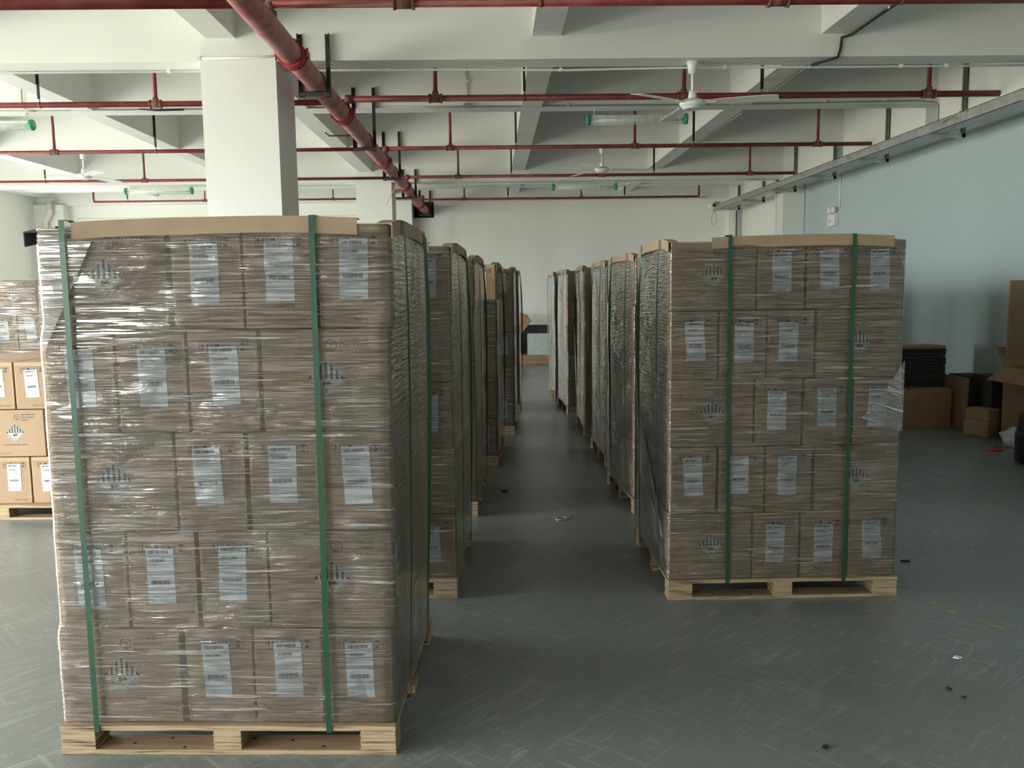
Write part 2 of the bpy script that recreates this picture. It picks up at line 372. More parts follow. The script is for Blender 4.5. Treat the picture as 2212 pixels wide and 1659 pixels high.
# ------------------------------------------------------------------ cartons
CL, CW, CH = .423, .234, .338        # length, width, height ; pitch .344
PITCH_Z = .344
def side_matrix(which):   # plane frames; local u runs left to right as one looks at the face, v up from the carton base
    if which == 'end': return Matrix.Translation((0, -CL/2, 0))
    if which == 'end2': return Matrix.Translation((0, CL/2, 0)) @ Matrix.Rotation(PI, 4, 'Z')
    if which == 'sideL': return Matrix.Translation((-CW/2, 0, 0)) @ Matrix.Rotation(-PI/2, 4, 'Z')
    if which == 'sideR': return Matrix.Translation((CW/2, 0, 0)) @ Matrix.Rotation(PI/2, 4, 'Z')
def make_body():
    mb = MB(); mb.cbox(-CW/2, -CL/2, 0, CW/2, CL/2, CH, .004, 0)
    for w in ('end', 'end2'):
        f = Face(mb, side_matrix(w)); s = .036; g = .006; u = -(4*s+3*g)/2+.006; v = CH-.075
        for i in range(4):
            f.frame(u, v, u+s, v+s*1.12, .0014, 1)
            c = u+s/2
            if i == 0:
                for q in (-.008, .008):
                    f.rect(c+q-.0014, v+.010, c+q+.0014, v+.026, 1); f.poly([(c+q-.005, v+.024), (c+q+.005, v+.024), (c+q, v+.034)], 1)
                f.rect(u+.006, v+.005, u+s-.006, v+.0068, 1)
            elif i == 1:
                f.rect(c-.009, v+.012, c+.007, v+.032, 1)
                f.rect(c-.003, v+.005, c+.001, v+.012, 1)
            elif i == 2:
                f.disc(c, v+.010, .014, 1, a0=0, a1=PI); f.rect(c-.001, v+.022, c+.001, v+.034, 1)
                f.poly([(c-.012, v+.024), (c-.010, v+.024), (c-.004, v+.034), (c-.006, v+.034)], 1)
            else:
                f.rect(c-.008, v+.006, c+.007, v+.016, 1); f.disc(c, v+.022, .013, 1, a0=.2, a1=PI-.2); f.rect(c-.001, v+.014, c+.001, v+.026, 1)
            u += s+g
        f.text('Made in China', -.005, .022, .011, 2, .09)
    for w in ('sideL', 'sideR'):
        f = Face(mb, side_matrix(w))
        f.ring(.022, CH-.052, .0175, .020, 1)
        f.text('u', .0155, CH-.051, .012, 1, .013); f.text('n', .0155, CH-.068, .012, 1, .013)
        f.text('4G/Y28/S/24', .050, CH-.040, .0115, 1, .098); f.text('CN/C530015', .050, CH-.060, .0115, 1, .098)
        f.text('PI:0311', .050, CH-.080, .0115, 1, .056)
        f.text('LITHIUM ION BATTERIES UN3480', -.085, .082, .009, 1, .17)
        f.rect(-.17, .020, -.04, .0225, 2); f.rect(-.17, .027, -.02, .0285, 2)
    return mb.mesh('carton', [card, ink, fade])
def make_label(dx, up_shift, seed):
    rnd = random.Random(seed); mb = MB(); M = Matrix.Translation((0, -.0008, 0)); f = Face(mb, M)
    w = .0475; mb.box(-w+dx, -.0004, -.105, w+dx, 0, .004, 0, M)      # lower sheet
    mb.box(-w, -.0009, -.012+up_shift, w, -.0002, .092, 0, M)       # upper sheet overlapping it
    def bars(u0, u1, v0, v1, d):
        u = u0
        while u < u1:
            b = rnd.choice((.0006, .0010, .0016)); f.rect(u, v0, min(u+b, u1), v1, 1, d); u += b+rnd.choice((.0007, .0011, .0016))
    bars(-.040, .030, .074, .085, .0014); f.rect(-.040, .0875, -.015, .0885, 2, .0014); f.rect(-.040, .0705, .006, .0715, 2, .0014)
    f.rect(-.045, .0615, .040, .0622, 2, .0014); bars(-.035, .016, .046, .055, .0014)
    f.rect(.032, .058, .040, .0595, 2, .0014); f.rect(.032, .064, .040, .0655, 2, .0014)
    for q, e in ((.037, .002), (.033, -.01), (.029, -.014)): f.rect(-.042, q, e, q+.001, 2, .0014)
    f.rect(-.006+dx, -.012, .002+dx, -.0105, 2, .0009); bars(-.034+dx, .032+dx, -.036, -.020, .0009)
    f.rect(-.012+dx, -.0415, .010+dx, -.040, 2, .0009)
    return mb.mesh('shipping_label', [paper, ink, mat_greyink])
mat_greyink = mat('grey_ink', (.28, .29, .32), .6)
def make_diamond():
    mb = MB(); f = Face(mb, Matrix.Translation((0, -.0002, 0))); R_ = .068
    f.poly([(-R_, 0), (0, -R_), (R_, 0), (0, R_)], 0, .0004)
    def seg(p, q, t):     # a thin line between two points
        d = Vector((q[0]-p[0], q[1]-p[1])).normalized(); n = Vector((-d.y, d.x))*t/2
        f.poly([(p[0]-n.x, p[1]-n.y), (q[0]-n.x, q[1]-n.y), (q[0]+n.x, q[1]+n.y), (p[0]+n.x, p[1]+n.y)], 1, .0007)
    r = R_*.90; pts = [(-r, 0), (0, -r), (r, 0), (0, r)]
    for i in range(4): seg(pts[i], pts[(i+1) % 4], .0018)
    sw = .0085
    for i in range(-3, 4):
        c = i*.0185; 
        if abs(i) == 3:
            s_ = 1 if i > 0 else -1; f.poly([(s_*.049, 0), (s_*.066, 0), (s_*.049, .016)], 1, .0008); continue
        t0 = R_-abs(c-sw/2)-.002; t1 = R_-abs(c+sw/2)-.002
        f.poly([(c-sw/2, 0), (c+sw/2, 0), (c+sw/2, t1), (c-sw/2, t0)], 1, .0008)
    # battery group and flame
    for a, b, c_, d in ((-.013, -.022, -.004, -.008), (-.003, -.020, .006, -.010), (.007, -.019, .016, -.011), (-.011, -.026, -.006, -.022)): f.rect(a, b, c_, d, 1, .0008)
    f.poly([(.002, -.012), (.010, -.012), (.008, -.004), (.005, -.007)], 1, .0008)
    f.text('9', -.0035, -.046, .012, 1, None, .0008)
    return mb.mesh('hazard_label', [hazw, ink])
def make_tape():
    mb = MB(); y = -CL/2
    mb.box(-CW/2+.001, y-.0006, .035, -CW/2+.010, y-.0001, CH-.028); mb.box(CW/2-.010, y-.0006, .035, CW/2-.001, y-.0001, CH-.028)
    mb.box(-CW/2+.001, y-.0006, CH-.028, CW/2-.001, y-.0001, CH-.004)
    return mb.mesh('packing_tape', tape_film)
tape_film = bpy.data.materials.new('clear_tape'); tape_film.use_nodes = True
_nt = tape_film.node_tree; _b = _nt.nodes['Principled BSDF']; _b.inputs['Base Color'].default_value = (.95, .72, .40, 1)
_b.inputs['Alpha'].default_value = .16; _b.inputs['Roughness'].default_value = .12; _b.inputs['Specular IOR Level'].default_value = .8
_n = _nt.nodes.new('ShaderNodeTexNoise'); _n.inputs['Scale'].default_value = 40; _bp = _nt.nodes.new('ShaderNodeBump'); _bp.inputs['Distance'].default_value = .004
_nt.links.new(_n.outputs[0], _bp.inputs['Height']); _nt.links.new(_bp.outputs[0], _b.inputs['Normal'])
BODY = make_body(); LABELS = [make_label(d, s_, i) for i, (d, s_) in enumerate(((0, 0), (-.002, 0), (.003, .001), (-.001, .002)))]
DIAMOND = make_diamond(); TAPE = make_tape()
def child(name, me, parent, loc, rot):
    o = bpy.data.objects.new(name, me); COL.objects.link(o); o.parent = parent; o.location = loc; o.rotation_euler = rot; return o
LAYER = ['bottom layer', 'second-lowest layer', 'middle layer', 'second-highest layer', 'top layer']
hidden = MB()
def put_carton(M, facing, label=None, jit=True):
    """M: pose of the carton (length along local y, end face with label at -y). facing: list of visible faces."""
    if label is None:
        mb = hidden; mb.box(-CW/2, -CL/2, 0, CW/2, CL/2, CH, 0, M); return None
    o = bpy.data.objects.new('carton', BODY); COL.objects.link(o); o.matrix_world = M
    tag(o, label, 'carton', 'taped brown cartons stacked on the pallets')
    for w in facing:
        if w == 'end':
            child('shipping_label', random.choice(LABELS), o, (random.uniform(-.012, .006), -CL/2-.0006, .195+random.uniform(-.01, .006)), (0, random.uniform(-.055, .03), 0))
            child('packing_tape', TAPE, o, (0, 0, 0), (0, 0, 0))
        elif w in ('sideL', 'sideR'):
            s_ = -1 if w == 'sideL' else 1
            child('hazard_label', DIAMOND, o, (s_*(CW/2+.0006), s_*.003, .172), (0, 0, s_*PI/2))
    return o
G = .012
TW = CL+3*CW+3*G; TD = .925
def layer_items(mirror):
    """cartons of one pinwheel layer: (cx, cy, rotz, id). ids: F0..F3 across the front, S/M/B others"""
    it = []
    # rotz: end face (-y local) turned outward
    x = CL+G
    it.append((CL/2, CW/2, -PI/2, 'W1'))                 # end faces -x (left)
    it.append((CL/2, CW*1.5+G, -PI/2, 'W2'))
    for i in range(3): it.append((CL+G+CW/2+i*(CW+G), CL/2, 0, 'N%d' % (i+1)))
    for i in range(3): it.append((CW/2+i*(CW+G), TD-CL/2, PI, 'R%d' % (i+1)))
    it.append((TW-CL/2, TD-CW/2, PI/2, 'E2')); it.append((TW-CL/2, TD-CW*1.5-G, PI/2, 'E1'))
    if mirror: it = [(TW-x_, y_, -r_, n_) for x_, y_, r_, n_ in it]
    return it

def front_order(items): return [n for x, y, r, n in sorted([i for i in items if i[3] in ('W1', 'N1', 'N2', 'N3')])]

def strap_loop(p, n_out, w=.019):
    """p: the closed list of centre line points of the band, each (x, y, z) or (x, y, z, width vector)"""
    mb = MB(); pts = [Vector(q[:3]) for q in p]; n = len(pts); c = sum(pts, Vector())/n; vs = []
    for i, q in enumerate(pts):
        wv = Vector(p[i][3]).normalized() if len(p[i]) > 3 else Vector(n_out)
        a = wv*w/2; t = (pts[(i+1) % n]-pts[i-1]).normalized(); o_ = t.cross(wv).normalized()
        if o_.dot(q-c) < 0: o_ = -o_
        vs += [q-a, q+a, q+a+o_*.0012, q-a+o_*.0012]
    fs = []
    for i in range(n):
        j = (i+1) % n
        for k_ in range(4): fs.append((i*4+k_, i*4+(k_+1) % 4, j*4+(k_+1) % 4, j*4+k_))
    mb.add(vs, fs, 0); return mb

def protector(p0, p1, inward, bow, drop=.0, leg=.055, top=.05, seg=16, mi=0, mb=None):
    mb = mb or MB(); p0, p1, inward = Vector(p0), Vector(p1), Vector(inward).normalized(); vs = []; t = .004
    for i in range(seg+1):
        s_ = i/seg; p = p0.lerp(p1, s_); p.z += bow*math.sin(PI*s_)-drop*abs(2*s_-1)**4
        p.z += .0015*math.sin(9*s_+p0.x*5)
        zz = Vector((0, 0, 1)); lean = inward*(.004*math.sin(7*s_+p0.y))
        vs += [p-zz*leg+lean, p.copy(), p+inward*top, p+inward*top-zz*t, p+inward*t-zz*t, p+inward*t-zz*leg+lean]
    fs = []
    for i in range(seg):
        for k_ in range(6): fs.append((i*6+k_, i*6+(k_+1) % 6, (i+1)*6+(k_+1) % 6, (i+1)*6+k_))
    fs.append((0, 1, 4, 5)); fs.append((1, 2, 3, 4)); b = seg*6; fs.append((b+5, b+4, b+1, b)); fs.append((b+4, b+3, b+2, b+1))
    mb.add(vs, fs, 0); return mb

def make_film(offs, z0, z1, seed, extra=0):
    """a film skin around the stacked layers, following each layer's shift"""
    g = .010; R_ = .012; nz = int((z1-z0)/.028); pts = []
    x0, x1, y0, y1 = -g, TW+g, -g, TD+g
    def run(a, b, n): return [a.lerp(b, i/n) for i in range(n)]
    c = [Vector((x0+R_, y0)), Vector((x1-R_, y0)), Vector((x1, y0+R_)), Vector((x1, y1-R_)), Vector((x1-R_, y1)), Vector((x0+R_, y1)), Vector((x0, y1-R_)), Vector((x0, y0+R_))]
    loop = []
    for i in range(8): loop += run(c[i], c[(i+1) % 8], 26 if i % 2 == 0 and i in (0, 4) else (22 if i % 2 == 0 else 1)) if i % 2 == 0 else [c[i]]
    loop.append(c[0]); us = [0]
    for i in range(1, len(loop)): us.append(us[-1]+(loop[i]-loop[i-1]).length)
    n = len(loop); vs = []; uvs = []
    for j in range(nz+1):
        z = z0+(z1-z0)*j/nz; li = (z-.105)/PITCH_Z
        a = min(max(int(li), 0), 4); fr = li-a
        ox, oy = offs[a]
        if fr > .93 and a < 4: w_ = (fr-.93)/.14; ox += (offs[a+1][0]-ox)*w_; oy += (offs[a+1][1]-oy)*w_
        if fr < .07 and a > 0: w_ = .5+fr/.14; ox = offs[a-1][0]+(ox-offs[a-1][0])*w_; oy = offs[a-1][1]+(oy-offs[a-1][1])*w_
        for i, p in enumerate(loop):
            q = Vector((p.x*2.2, p.y*2.2, z*9+seed*7)); d = noise.noise(q)*.0035+noise.noise(q*3)*.0018
            d = max(d, -.004)
            nx = -1 if p.x < x0+R_*.9 else (1 if p.x > x1-R_*.9 else 0); ny = -1 if p.y < y0+R_*.9 else (1 if p.y > y1-R_*.9 else 0)
            vs.append((p.x+ox+nx*d, p.y+oy+ny*d, z+(.006*noise.noise(Vector((p.x*4, p.y*4, seed))) if j in (0, nz) else 0)))
            uvs.append((us[i]+seed*3.1, z+seed*1.7))
    fs = [(j*n+i, j*n+i+1, (j+1)*n+i+1, (j+1)*n+i) for j in range(nz) for i in range(n-1)]
    me = bpy.data.meshes.new('stretch_film'); me.from_pydata(vs, [], fs); me.update(); me.materials.append(film_plain if seed == 55 else film)
    me.materials.append(film_side)
    for p_ in me.polygons:
        if abs(p_.normal.x) > .8: p_.material_index = 1
    ul = me.uv_layers.new(name='UVMap')
    for lp in me.loops: ul.data[lp.index].uv = uvs[lp.vertex_index]
    me.polygons.foreach_set('use_smooth', [True]*len(fs))
    return me

def fold(pts, parent, seed):
    """a loose doubled corner of film lying on the wrap: pts = 4 corners, bilinear"""
    A, B, C_, D = [Vector(p) for p in pts]; n = 24; vs = []; fs = []
    nrm = (B-A).cross(D-A).normalized()
    for j in range(n+1):
        for i in range(n+1):
            u, v = i/n, j/n; p = (A*(1-u)+B*u)*(1-v)+(D*(1-u)+C_*u)*v
            vs.append(p+nrm*(.002*noise.noise(p*22)))
    for j in range(n):
        for i in range(n): fs.append((j*(n+1)+i, j*(n+1)+i+1, (j+1)*(n+1)+i+1, (j+1)*(n+1)+i))
    me = bpy.data.meshes.new('film_fold'); me.from_pydata(vs, [], fs); me.materials.append(film_fold); me.update()
    ul = me.uv_layers.new(name='UVMap'); ax = (B-A).normalized()
    for lp in me.loops:
        q = me.vertices[lp.vertex_index].co; ul.data[lp.index].uv = (Vector(q).dot(ax)+seed, (Vector(q)-ax*Vector(q).dot(ax)).length+seed*.7)
    me.polygons.foreach_set('use_smooth', [True]*len(fs))
    o = bpy.data.objects.new('film_fold', me); COL.objects.link(o); o.parent = parent
FOLDS = {'nearest left': [[(.020, -.0165, 1.40), (.024, -.0165, 1.40), (.215, -.0165, 1.775), (.034, -.0165, 1.80)],
                          [(TW+.0175, .10, .95), (TW+.0175, .62, .80), (TW+.0185, .90, 1.50), (TW+.0185, .86, 1.50)]],
         'nearest right': [[(TW-.20, -.0165, .93), (TW+.012, -.0165, .86), (TW+.012, -.0165, 1.22), (TW-.10, -.0165, 1.04)],
                           [(-.0175, .90, .55), (-.0175, .10, .15), (-.0175, .10, .32), (-.0175, .92, .95)]]}
PW, PD, PH = TW+.02, 1.0, .105
def make_pallet():
    root = empty('wooden_pallet')
    mb = MB()
    mb.cbox(0, 0, PH-.018, PW, PD, PH, .0015); mb.build('deck', [ply_edge], root)
    mb = MB(); mb.quad([(.003, .003, PH+.0003), (PW-.003, .003, PH+.0003), (PW-.003, PD-.003, PH+.0003), (.003, PD-.003, PH+.0003)])
    root['_'] = 0; del root['_']
    mb.build('deck_face', ply_face, root)
    for yi, y in enumerate((0, PD/2-.05, PD-.10)):
        for x, w in ((0, .125), (PW/2-.05, .10), (PW-.125, .125)):
            mb = MB(); mb.cbox(x+.002, y+.003, .0165, x+w-.002, y+.10, PH-.018, .001)
            for q in range(1, 5):   # the block is a stack of plywood offcuts, each a little out of line
                zz = .0165+(PH-.0345)*q/5
                mb.box(x-.0015+.003*(q % 2), y+.0015*(q % 3), zz-.0035, x+w-.002+.002*(q % 2), y+.1+.001*(q % 2), zz)
            mb.build('block', ply_edge, root)
        mb = MB(); mb.cbox(0, y, .0005, PW, y+.105, .0165, .001); mb.build('bottom_board', [ply_edge], root)
        mb = MB(); mb.quad([(.002, y+.002, .0169), (PW-.002, y+.002, .0169), (PW-.002, y+.103, .0169), (.002, y+.103, .0169)], 0)
        for kx in (.24, .36, .43, .66, .80, .92):
            mb.lathe([(.007, .0), (.003, .0003)], (kx, y+.05+.03*math.sin(kx*40), .0170), n=8, mi=1)
        mb.build('board_face', [ply_face, darkcard], root)
    return root
def copy_tree(o, parent=None):
    c = o.copy(); COL.objects.link(c); c.parent = parent
    for ch in o.children: copy_tree(ch, c)
    return c
PALLET0 = make_pallet(); first_pallet = [True]
def get_pallet():
    if first_pallet[0]: first_pallet[0] = False; return PALLET0
    return copy_tree(PALLET0)

def build_load(x, y, rot, name, aisle, seed, straps=True, full=False, film_top=1.0, protect=True, zs=1.0, front_from=0, tilt=0, sides=True):
    """aisle: 'R' if the aisle is on the load's right side, 'L' if on its left."""
    rnd = random.Random(seed)
    M = Matrix.Translation((x, y, 0)) @ Matrix.Rotation(rot, 4, 'Z')
    p = get_pallet(); p.matrix_world = M
    tag(p, 'plywood pallet with stacked-ply blocks under the '+name+' load', 'pallet', 'plywood pallets under the carton loads')
    base = M @ Matrix.Translation((.01, .03, 0))
    offs = [(rnd.uniform(-.006, .006)+tilt*i, rnd.uniform(-.006, .006)) for i in range(5)]
    for li in range(5):
        items = layer_items(li % 2 == 1); fo = front_order(items)
        for cx_, cy_, r_, n_ in items:
            z = PH+.001+PITCH_Z*zs*li
            Mc = base @ Matrix.Translation((cx_+offs[li][0]+rnd.uniform(-.0035, .0035), cy_+offs[li][1]+rnd.uniform(-.003, .003), z)) @ Matrix.Rotation(r_+rnd.uniform(-.004, .004), 4, 'Z')
            if zs != 1: Mc = Mc @ Matrix.Diagonal((1, 1, zs, 1))
            faces = []; lab = None
            wide = n_ in ('W1', 'W2', 'E1', 'E2'); mir = li % 2 == 1
            # which side of the carton points to the front / aisle
            if n_ in fo:
                idx = fo.index(n_)
                if full or idx >= front_from if aisle == 'R' else (full or idx <= 3-front_from):
                    pos = ('leftmost at front', 'second from left at front', 'third from left at front', 'rightmost at front')[idx]
                    lab = ('wide carton with hazard diamond' if wide else 'narrow carton with white label')+', '+pos+', '+LAYER[li]+', '+name
                    if wide: faces.append('sideR' if not mir else 'sideL')
                    else: faces.append('end')
            sidex = cx_ + (CL/2 if wide else CW/2)*(1 if aisle == 'R' else -1)
            onaisle = (sidex > TW-.01) if aisle == 'R' else (sidex < .01)
            if onaisle and (sides or lab):
                if wide: faces.append('end')
                else: faces.append('sideR' if (aisle == 'R') == (abs(r_) < .1) else 'sideL')
                if lab is None:
                    dep = ('middle' if cy_ < .65 else 'rear') if wide else ('rear' if cy_ > .45 else 'front')
                    lab = 'carton under film on aisle side, '+dep+' position, '+LAYER[li]+', '+name
            put_carton(Mc, faces, lab)
    # film
    if film_top:
        me = make_film([(o[0], o[1]) for o in offs], PH+.002, PH+(5*PITCH_Z*film_top-.006)*zs, seed)
        o = bpy.data.objects.new('stretch_film', me); COL.objects.link(o); o.matrix_world = base
        tag(o, 'clear crinkled stretch film wrapped around the '+name+' load', 'stretch film', 'stretch film around the loads')
        for pts in FOLDS.get(name, ()):
            fold(pts, o, seed)
    zt = PH+5*PITCH_Z*zs; top = offs[4]
    def world(mb, nm, mt): ob = mb.build(nm, mt); ob.matrix_world = base; return ob
    if protect:
        ob = world(protector((.03+tilt*4+top[0]+(.06 if aisle == 'R' else .17), -.014+top[1], zt+.012), (TW-(.10 if aisle == 'R' else .055)+top[0], -.014+top[1], zt+.014), (0, 1, 0), .012), 'edge_protector', protm)
        tag(ob, 'bowed cardboard edge board along the front top of the '+name+' load', 'edge protector', 'cardboard edge boards on the loads')
        for sd in ('L', 'R'):
            xs = (-.016 if sd == 'L' else TW+.016)+top[0]; inn = (1, 0, 0) if sd == 'L' else (-1, 0, 0)
            out = sd != aisle
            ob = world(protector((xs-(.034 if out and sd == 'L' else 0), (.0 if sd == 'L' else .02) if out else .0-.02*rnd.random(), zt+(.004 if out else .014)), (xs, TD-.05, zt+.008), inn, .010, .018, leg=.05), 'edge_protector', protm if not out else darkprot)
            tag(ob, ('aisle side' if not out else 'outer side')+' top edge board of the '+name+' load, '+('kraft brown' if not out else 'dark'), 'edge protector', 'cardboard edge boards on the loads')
    if straps:
        zb = PH-.020
        for q, xx in enumerate((.12, .945) if aisle == 'R' else (.285, .90)):
            sl = rnd.uniform(-.012, .012); ze = zt+.016+.012*math.sin(PI*xx/TW)
            pts = [(xx+sl, -.034, zb), (xx+sl*.4, -.026, zt*.5), (xx, -.022, zt-.05), (xx, -.018, ze), (xx, .036, ze+.001), (xx, .12, zt-.003), (xx, TD-.05, zt-.003), (xx, TD+.02, zt-.01), (xx, TD+.03, zt*.5), (xx+sl, TD+.045, zb), (xx+sl, TD*.5, zb-.001)]
            ob = world(strap_loop(pts, (1, 0, 0)), 'strap', strapm)
            tag(ob, 'green plastic strap, '+('left' if q == 0 else 'right')+' of two down the front of '+name, 'strap', 'green plastic straps around the loads')
        for q, yy in enumerate((.20, .74)):
            e = TW+.014+(top[0] if aisle == 'R' else 0); e0 = -.014+(top[0] if aisle == 'L' else 0); bulge = .008+.006*q; sl = rnd.uniform(-.03, .03)
            ze = zt+.012+.010*math.sin(PI*yy/TD)-.018*abs(2*yy/TD-1)**4; tw = .9*q+.12
            sd = 1 if aisle == 'R' else -1; wv = lambda a: (sd*math.sin(a*tw), math.cos(a*tw), 0)
            ae, be = (e, e0) if sd > 0 else (e0, e)
            def side(x_, s_, vis):
                b_ = bulge if vis else .01
                lx = lambda z_: x_-top[0]*(1-max(z_, 0)/zt)
                return [(x_+s_*.006, yy, ze), (x_+s_*.010, yy, zt-.05, wv(.4*vis)), (lx(zt*.84)+s_*(.012+b_*.7), yy+sl*.2, zt*.84, wv(1*vis)), (lx(zt*.66)+s_*(.012+b_), yy+sl*.5, zt*.66, wv(1*vis)), (lx(zt*.36)+s_*(.012+b_*.6), yy+sl*.8, zt*.36, wv(.5*vis)), (lx(0)+s_*.010, yy+sl, zb)]
            A_ = side(ae, sd, 1); B_ = side(be, -sd, 0)[::-1]
            ins = .048*sd
            pts = A_+[(TW*.5, yy+sl, zb-.001)]+B_+[(be+ins, yy, ze-.003), (be+ins*1.4, yy, zt-.003), (ae-ins*1.4, yy, zt-.003), (ae-ins, yy, ze-.003)]
            ob = world(strap_loop(pts, (0, 1, 0)), 'strap', strapm)
            tag(ob, 'green plastic strap, '+('nearer' if q == 0 else 'farther')+' of two down the aisle side of '+name, 'strap', 'green plastic straps around the loads')
darkprot = mat('black_edge_board', (.06, .05, .05), .8)  # near-black board used for the outer top edges of the loads
NL = ['nearest left', 'second left', 'third left', 'fourth left', 'fifth left', 'farthest left']
NR = ['nearest right', 'second right', 'third right', 'fourth right', 'fifth right', 'farthest right']
dg = math.radians
# (front-right corner of pallet for the left row)
LROW = [(-.36, 2.765, -2.9, .007), (-.21, 4.24, -3.0, 0), (-.13, 5.83, -3.2, 0), (.03, 7.49, -3.5, 0), (.22, 9.13, -3.0, 0), (.33, 10.85, -3, 0)]
for i, (x, y, r, tl) in enumerate(LROW):
    a = dg(r); x0, y0 = x-PW*math.cos(a), y-PW*math.sin(a)
    build_load(x0, y0, a, NL[i], 'R', 11+i, film_top=(1.0 if i != 3 else .82), front_from=(0 if i == 0 else (2 if i == 1 else 3)), full=i == 0, tilt=tl)
RROW = [(.875, 4.15, -.3, 0), (.975, 5.81, 3.3, 0), (.985, 7.37, 1, 0), (.965, 9.0, -1, 0), (.93, 10.64, 3, 0), (.89, 12.3, 1, 0)]
for i, (x, y, r, tl) in enumerate(RROW):
    build_load(x, y, dg(r), NR[i], 'L', 31+i, front_from=(0 if i == 0 else 3), full=i == 0)
# far left: unwrapped part load in front, a wrapped load behind it
LLX = -4.14
p = get_pallet(); p.location = (LLX, 6.02, 0)
tag(p, 'plywood pallet under the unwrapped short stack at the far left', 'pallet', 'plywood pallets under the carton loads')
for li, (xs, kinds) in enumerate([((-3.60, -3.354, -3.108, -3.846), 'nnnn'), ((-3.45, -3.108, -3.792, -4.04), 'wnnn'), ((-3.67, -3.424, -3.178, -3.916), 'nnnn')]):
    for j, (cx_, kd) in enumerate(zip(xs, kinds)):
        cx_ = cx_+.12 if kd == 'n' and not (li == 1) else cx_
        z = PH+.001+PITCH_Z*li
        vis = (li == 1 and j == 0) or (li != 1 and j < 2)
        lab = None
        if vis: lab = ('wide unwrapped carton with hazard diamond' if kd == 'w' else 'narrow unwrapped carton with white label, '+('left' if j == 0 else 'right')+' of two')+', '+('bottom', 'middle', 'top')[li]+' of far left stack'
        if kd == 'w': Mc = Matrix.Translation((cx_, 6.05+CW/2, z)) @ Matrix.Rotation(-PI/2, 4, 'Z')
        else: Mc = Matrix.Translation((cx_, 6.05+CL/2, z))
        put_carton(Mc, ['sideR'] if kd == 'w' else ['end'], lab)
    hidden.box(-4.1, 6.5, PH+PITCH_Z*li+.002, -3.0, 6.97, PH+PITCH_Z*(li+1)-.003)
build_load(-4.72, 8.0, 0, 'far left rear', 'L', 55, straps=False, protect=False, zs=.962, front_from=2, sides=False)
hid = hidden.build('carton', card)
tag(hid, 'brown cartons hidden inside and behind the stacked pallet loads', 'carton', 'taped brown cartons stacked on the pallets', 'stuff')

# ------------------------------------------------------------------ pipes
def pipe_run(y, z, x0, x1, r, risers, rods, label, ends, tee_r=None):
    root = empty('sprinkler_pipe', (x0, y, z))
    def part(n, mb, mt): 
        o = mb.build(n, mt); o.parent = root; o.location = (-x0, -y, -z); return o
    mb = MB(); pts = [(x0, y, z)]+[(x1, y, z)]; mb.tube(pts, r, 14); part('pipe_run', mb, redm)
    for x in risers:
        mb = MB(); mb.tube([(x, y, z), (x, y, 4.42)], r*.72, 12); part('riser', mb, redm)
        mb = MB(); mb.tube([(x-r*1.9, y, z), (x+r*1.9, y, z)], r*1.28, 14); mb.tube([(x-r*2.1, y, z), (x-r*1.6, y, z)], r*1.5, 14); mb.tube([(x+r*1.6, y, z), (x+r*2.1, y, z)], r*1.5, 14)
        mb.tube([(x, y, z), (x, y, z+r*2.1)], r*1.05, 12); part('tee_fitting', mb, rustm)
    for x, xb in rods:
        mb = MB(); mb.box(xb-.012, y-.018, z+r+.03, xb+.014, y-.013, 4.2); mb.box(xb-.012, y-.018, z+r+.03, xb-.007, y+.012, 4.2)
        part('hanger', mb, black)
        mb = MB(); mb.tube([(xb, y, z+r*.2), (xb, y, z+r+.05)], .005, 8); mb.lathe([(r*1.12, -.012), (r*1.12, .012)], (xb, y, z), 'X', 14); part('pipe_clip', mb, rustm)
    for k_, (xe, up_) in enumerate(ends):
        mb = MB(); s_ = 1 if xe > x0+.5 else -1
        mb.tube([(xe-s_*.06, y, z), (xe-s_*.015, y, z+.006), (xe, y, z+.03), (xe, y, up_)], r, 12); part('end_riser', mb, redm)
    return tag(root, label, 'pipe', 'red sprinkler branch pipes under the ceiling')
rustm = mat('rusty_fitting', (.17, .05, .04), .7, noise_amt=.7, nscale=30, col2=(.28, .15, .09))
XM, ZM, RM = -1.45, 3.335, .083
pipe_run(5.84, 3.50, XM+.03, XR-.02, .034, [-.56, 1.94], [(.36, .35), (2.79, 2.775)], 'red branch pipe crossing the very top of the picture, right of main pipe', [])
pipe_run(5.84, 3.50, -8.6, XM-.03, .034, [-6.1, -3.5], [(-4.77, -4.75)], 'red branch pipe crossing the top left corner', [])
pipe_run(8.81, 3.53, XM+.02, XR-.02, .032, [-.55, 1.977, 4.5], [(.36, .352), (2.79, 2.775)], 'second red branch pipe right of main pipe, behind the nearest fan', [])
pipe_run(8.81, 3.50, -8.6, XM-.02, .028, [-6.0, -3.36], [(-4.77, -4.512)], 'second red branch pipe from the front, left side', [])
pipe_run(11.75, 3.52, XM+.02, 5.25, .027, [-.545, 1.97, 4.49], [(.36, .345), (2.79, 2.775)], 'third red branch pipe right of main pipe, passing the middle fan', [])
pipe_run(11.75, 3.515, -8.6, XM-.02, .025, [-5.87, -3.4], [(-4.77, -4.512)], 'third red branch pipe from the front, left side', [])
pipe_run(14.6, 3.51, XM+.02, 5.22, .026, [-.555, 1.89, 4.42], [(.36, .345), (2.79, 2.775)], 'fourth red branch pipe, just before the second deep beam, right side', [])
pipe_run(14.6, 3.50, -9.4, XM-.02, .024, [-5.83, -3.4], [(-7.4, -7.475), (-4.7, -4.512)], 'fourth red branch pipe, left side behind the left fan', [])
pipe_run(17.8, 3.47, XM+.02, 4.33, .022, [-.56, 1.87], [(.36, .345), (2.79, 2.775)], 'farthest red branch pipe before the far wall, right side', [(4.33, 3.9)])
pipe_run(17.8, 3.50, -8.17, XM-.02, .020, [-5.9, -3.27], [(-7.4, -7.475)], 'farthest red branch pipe before the far wall, left side', [(-8.17, 3.9)])
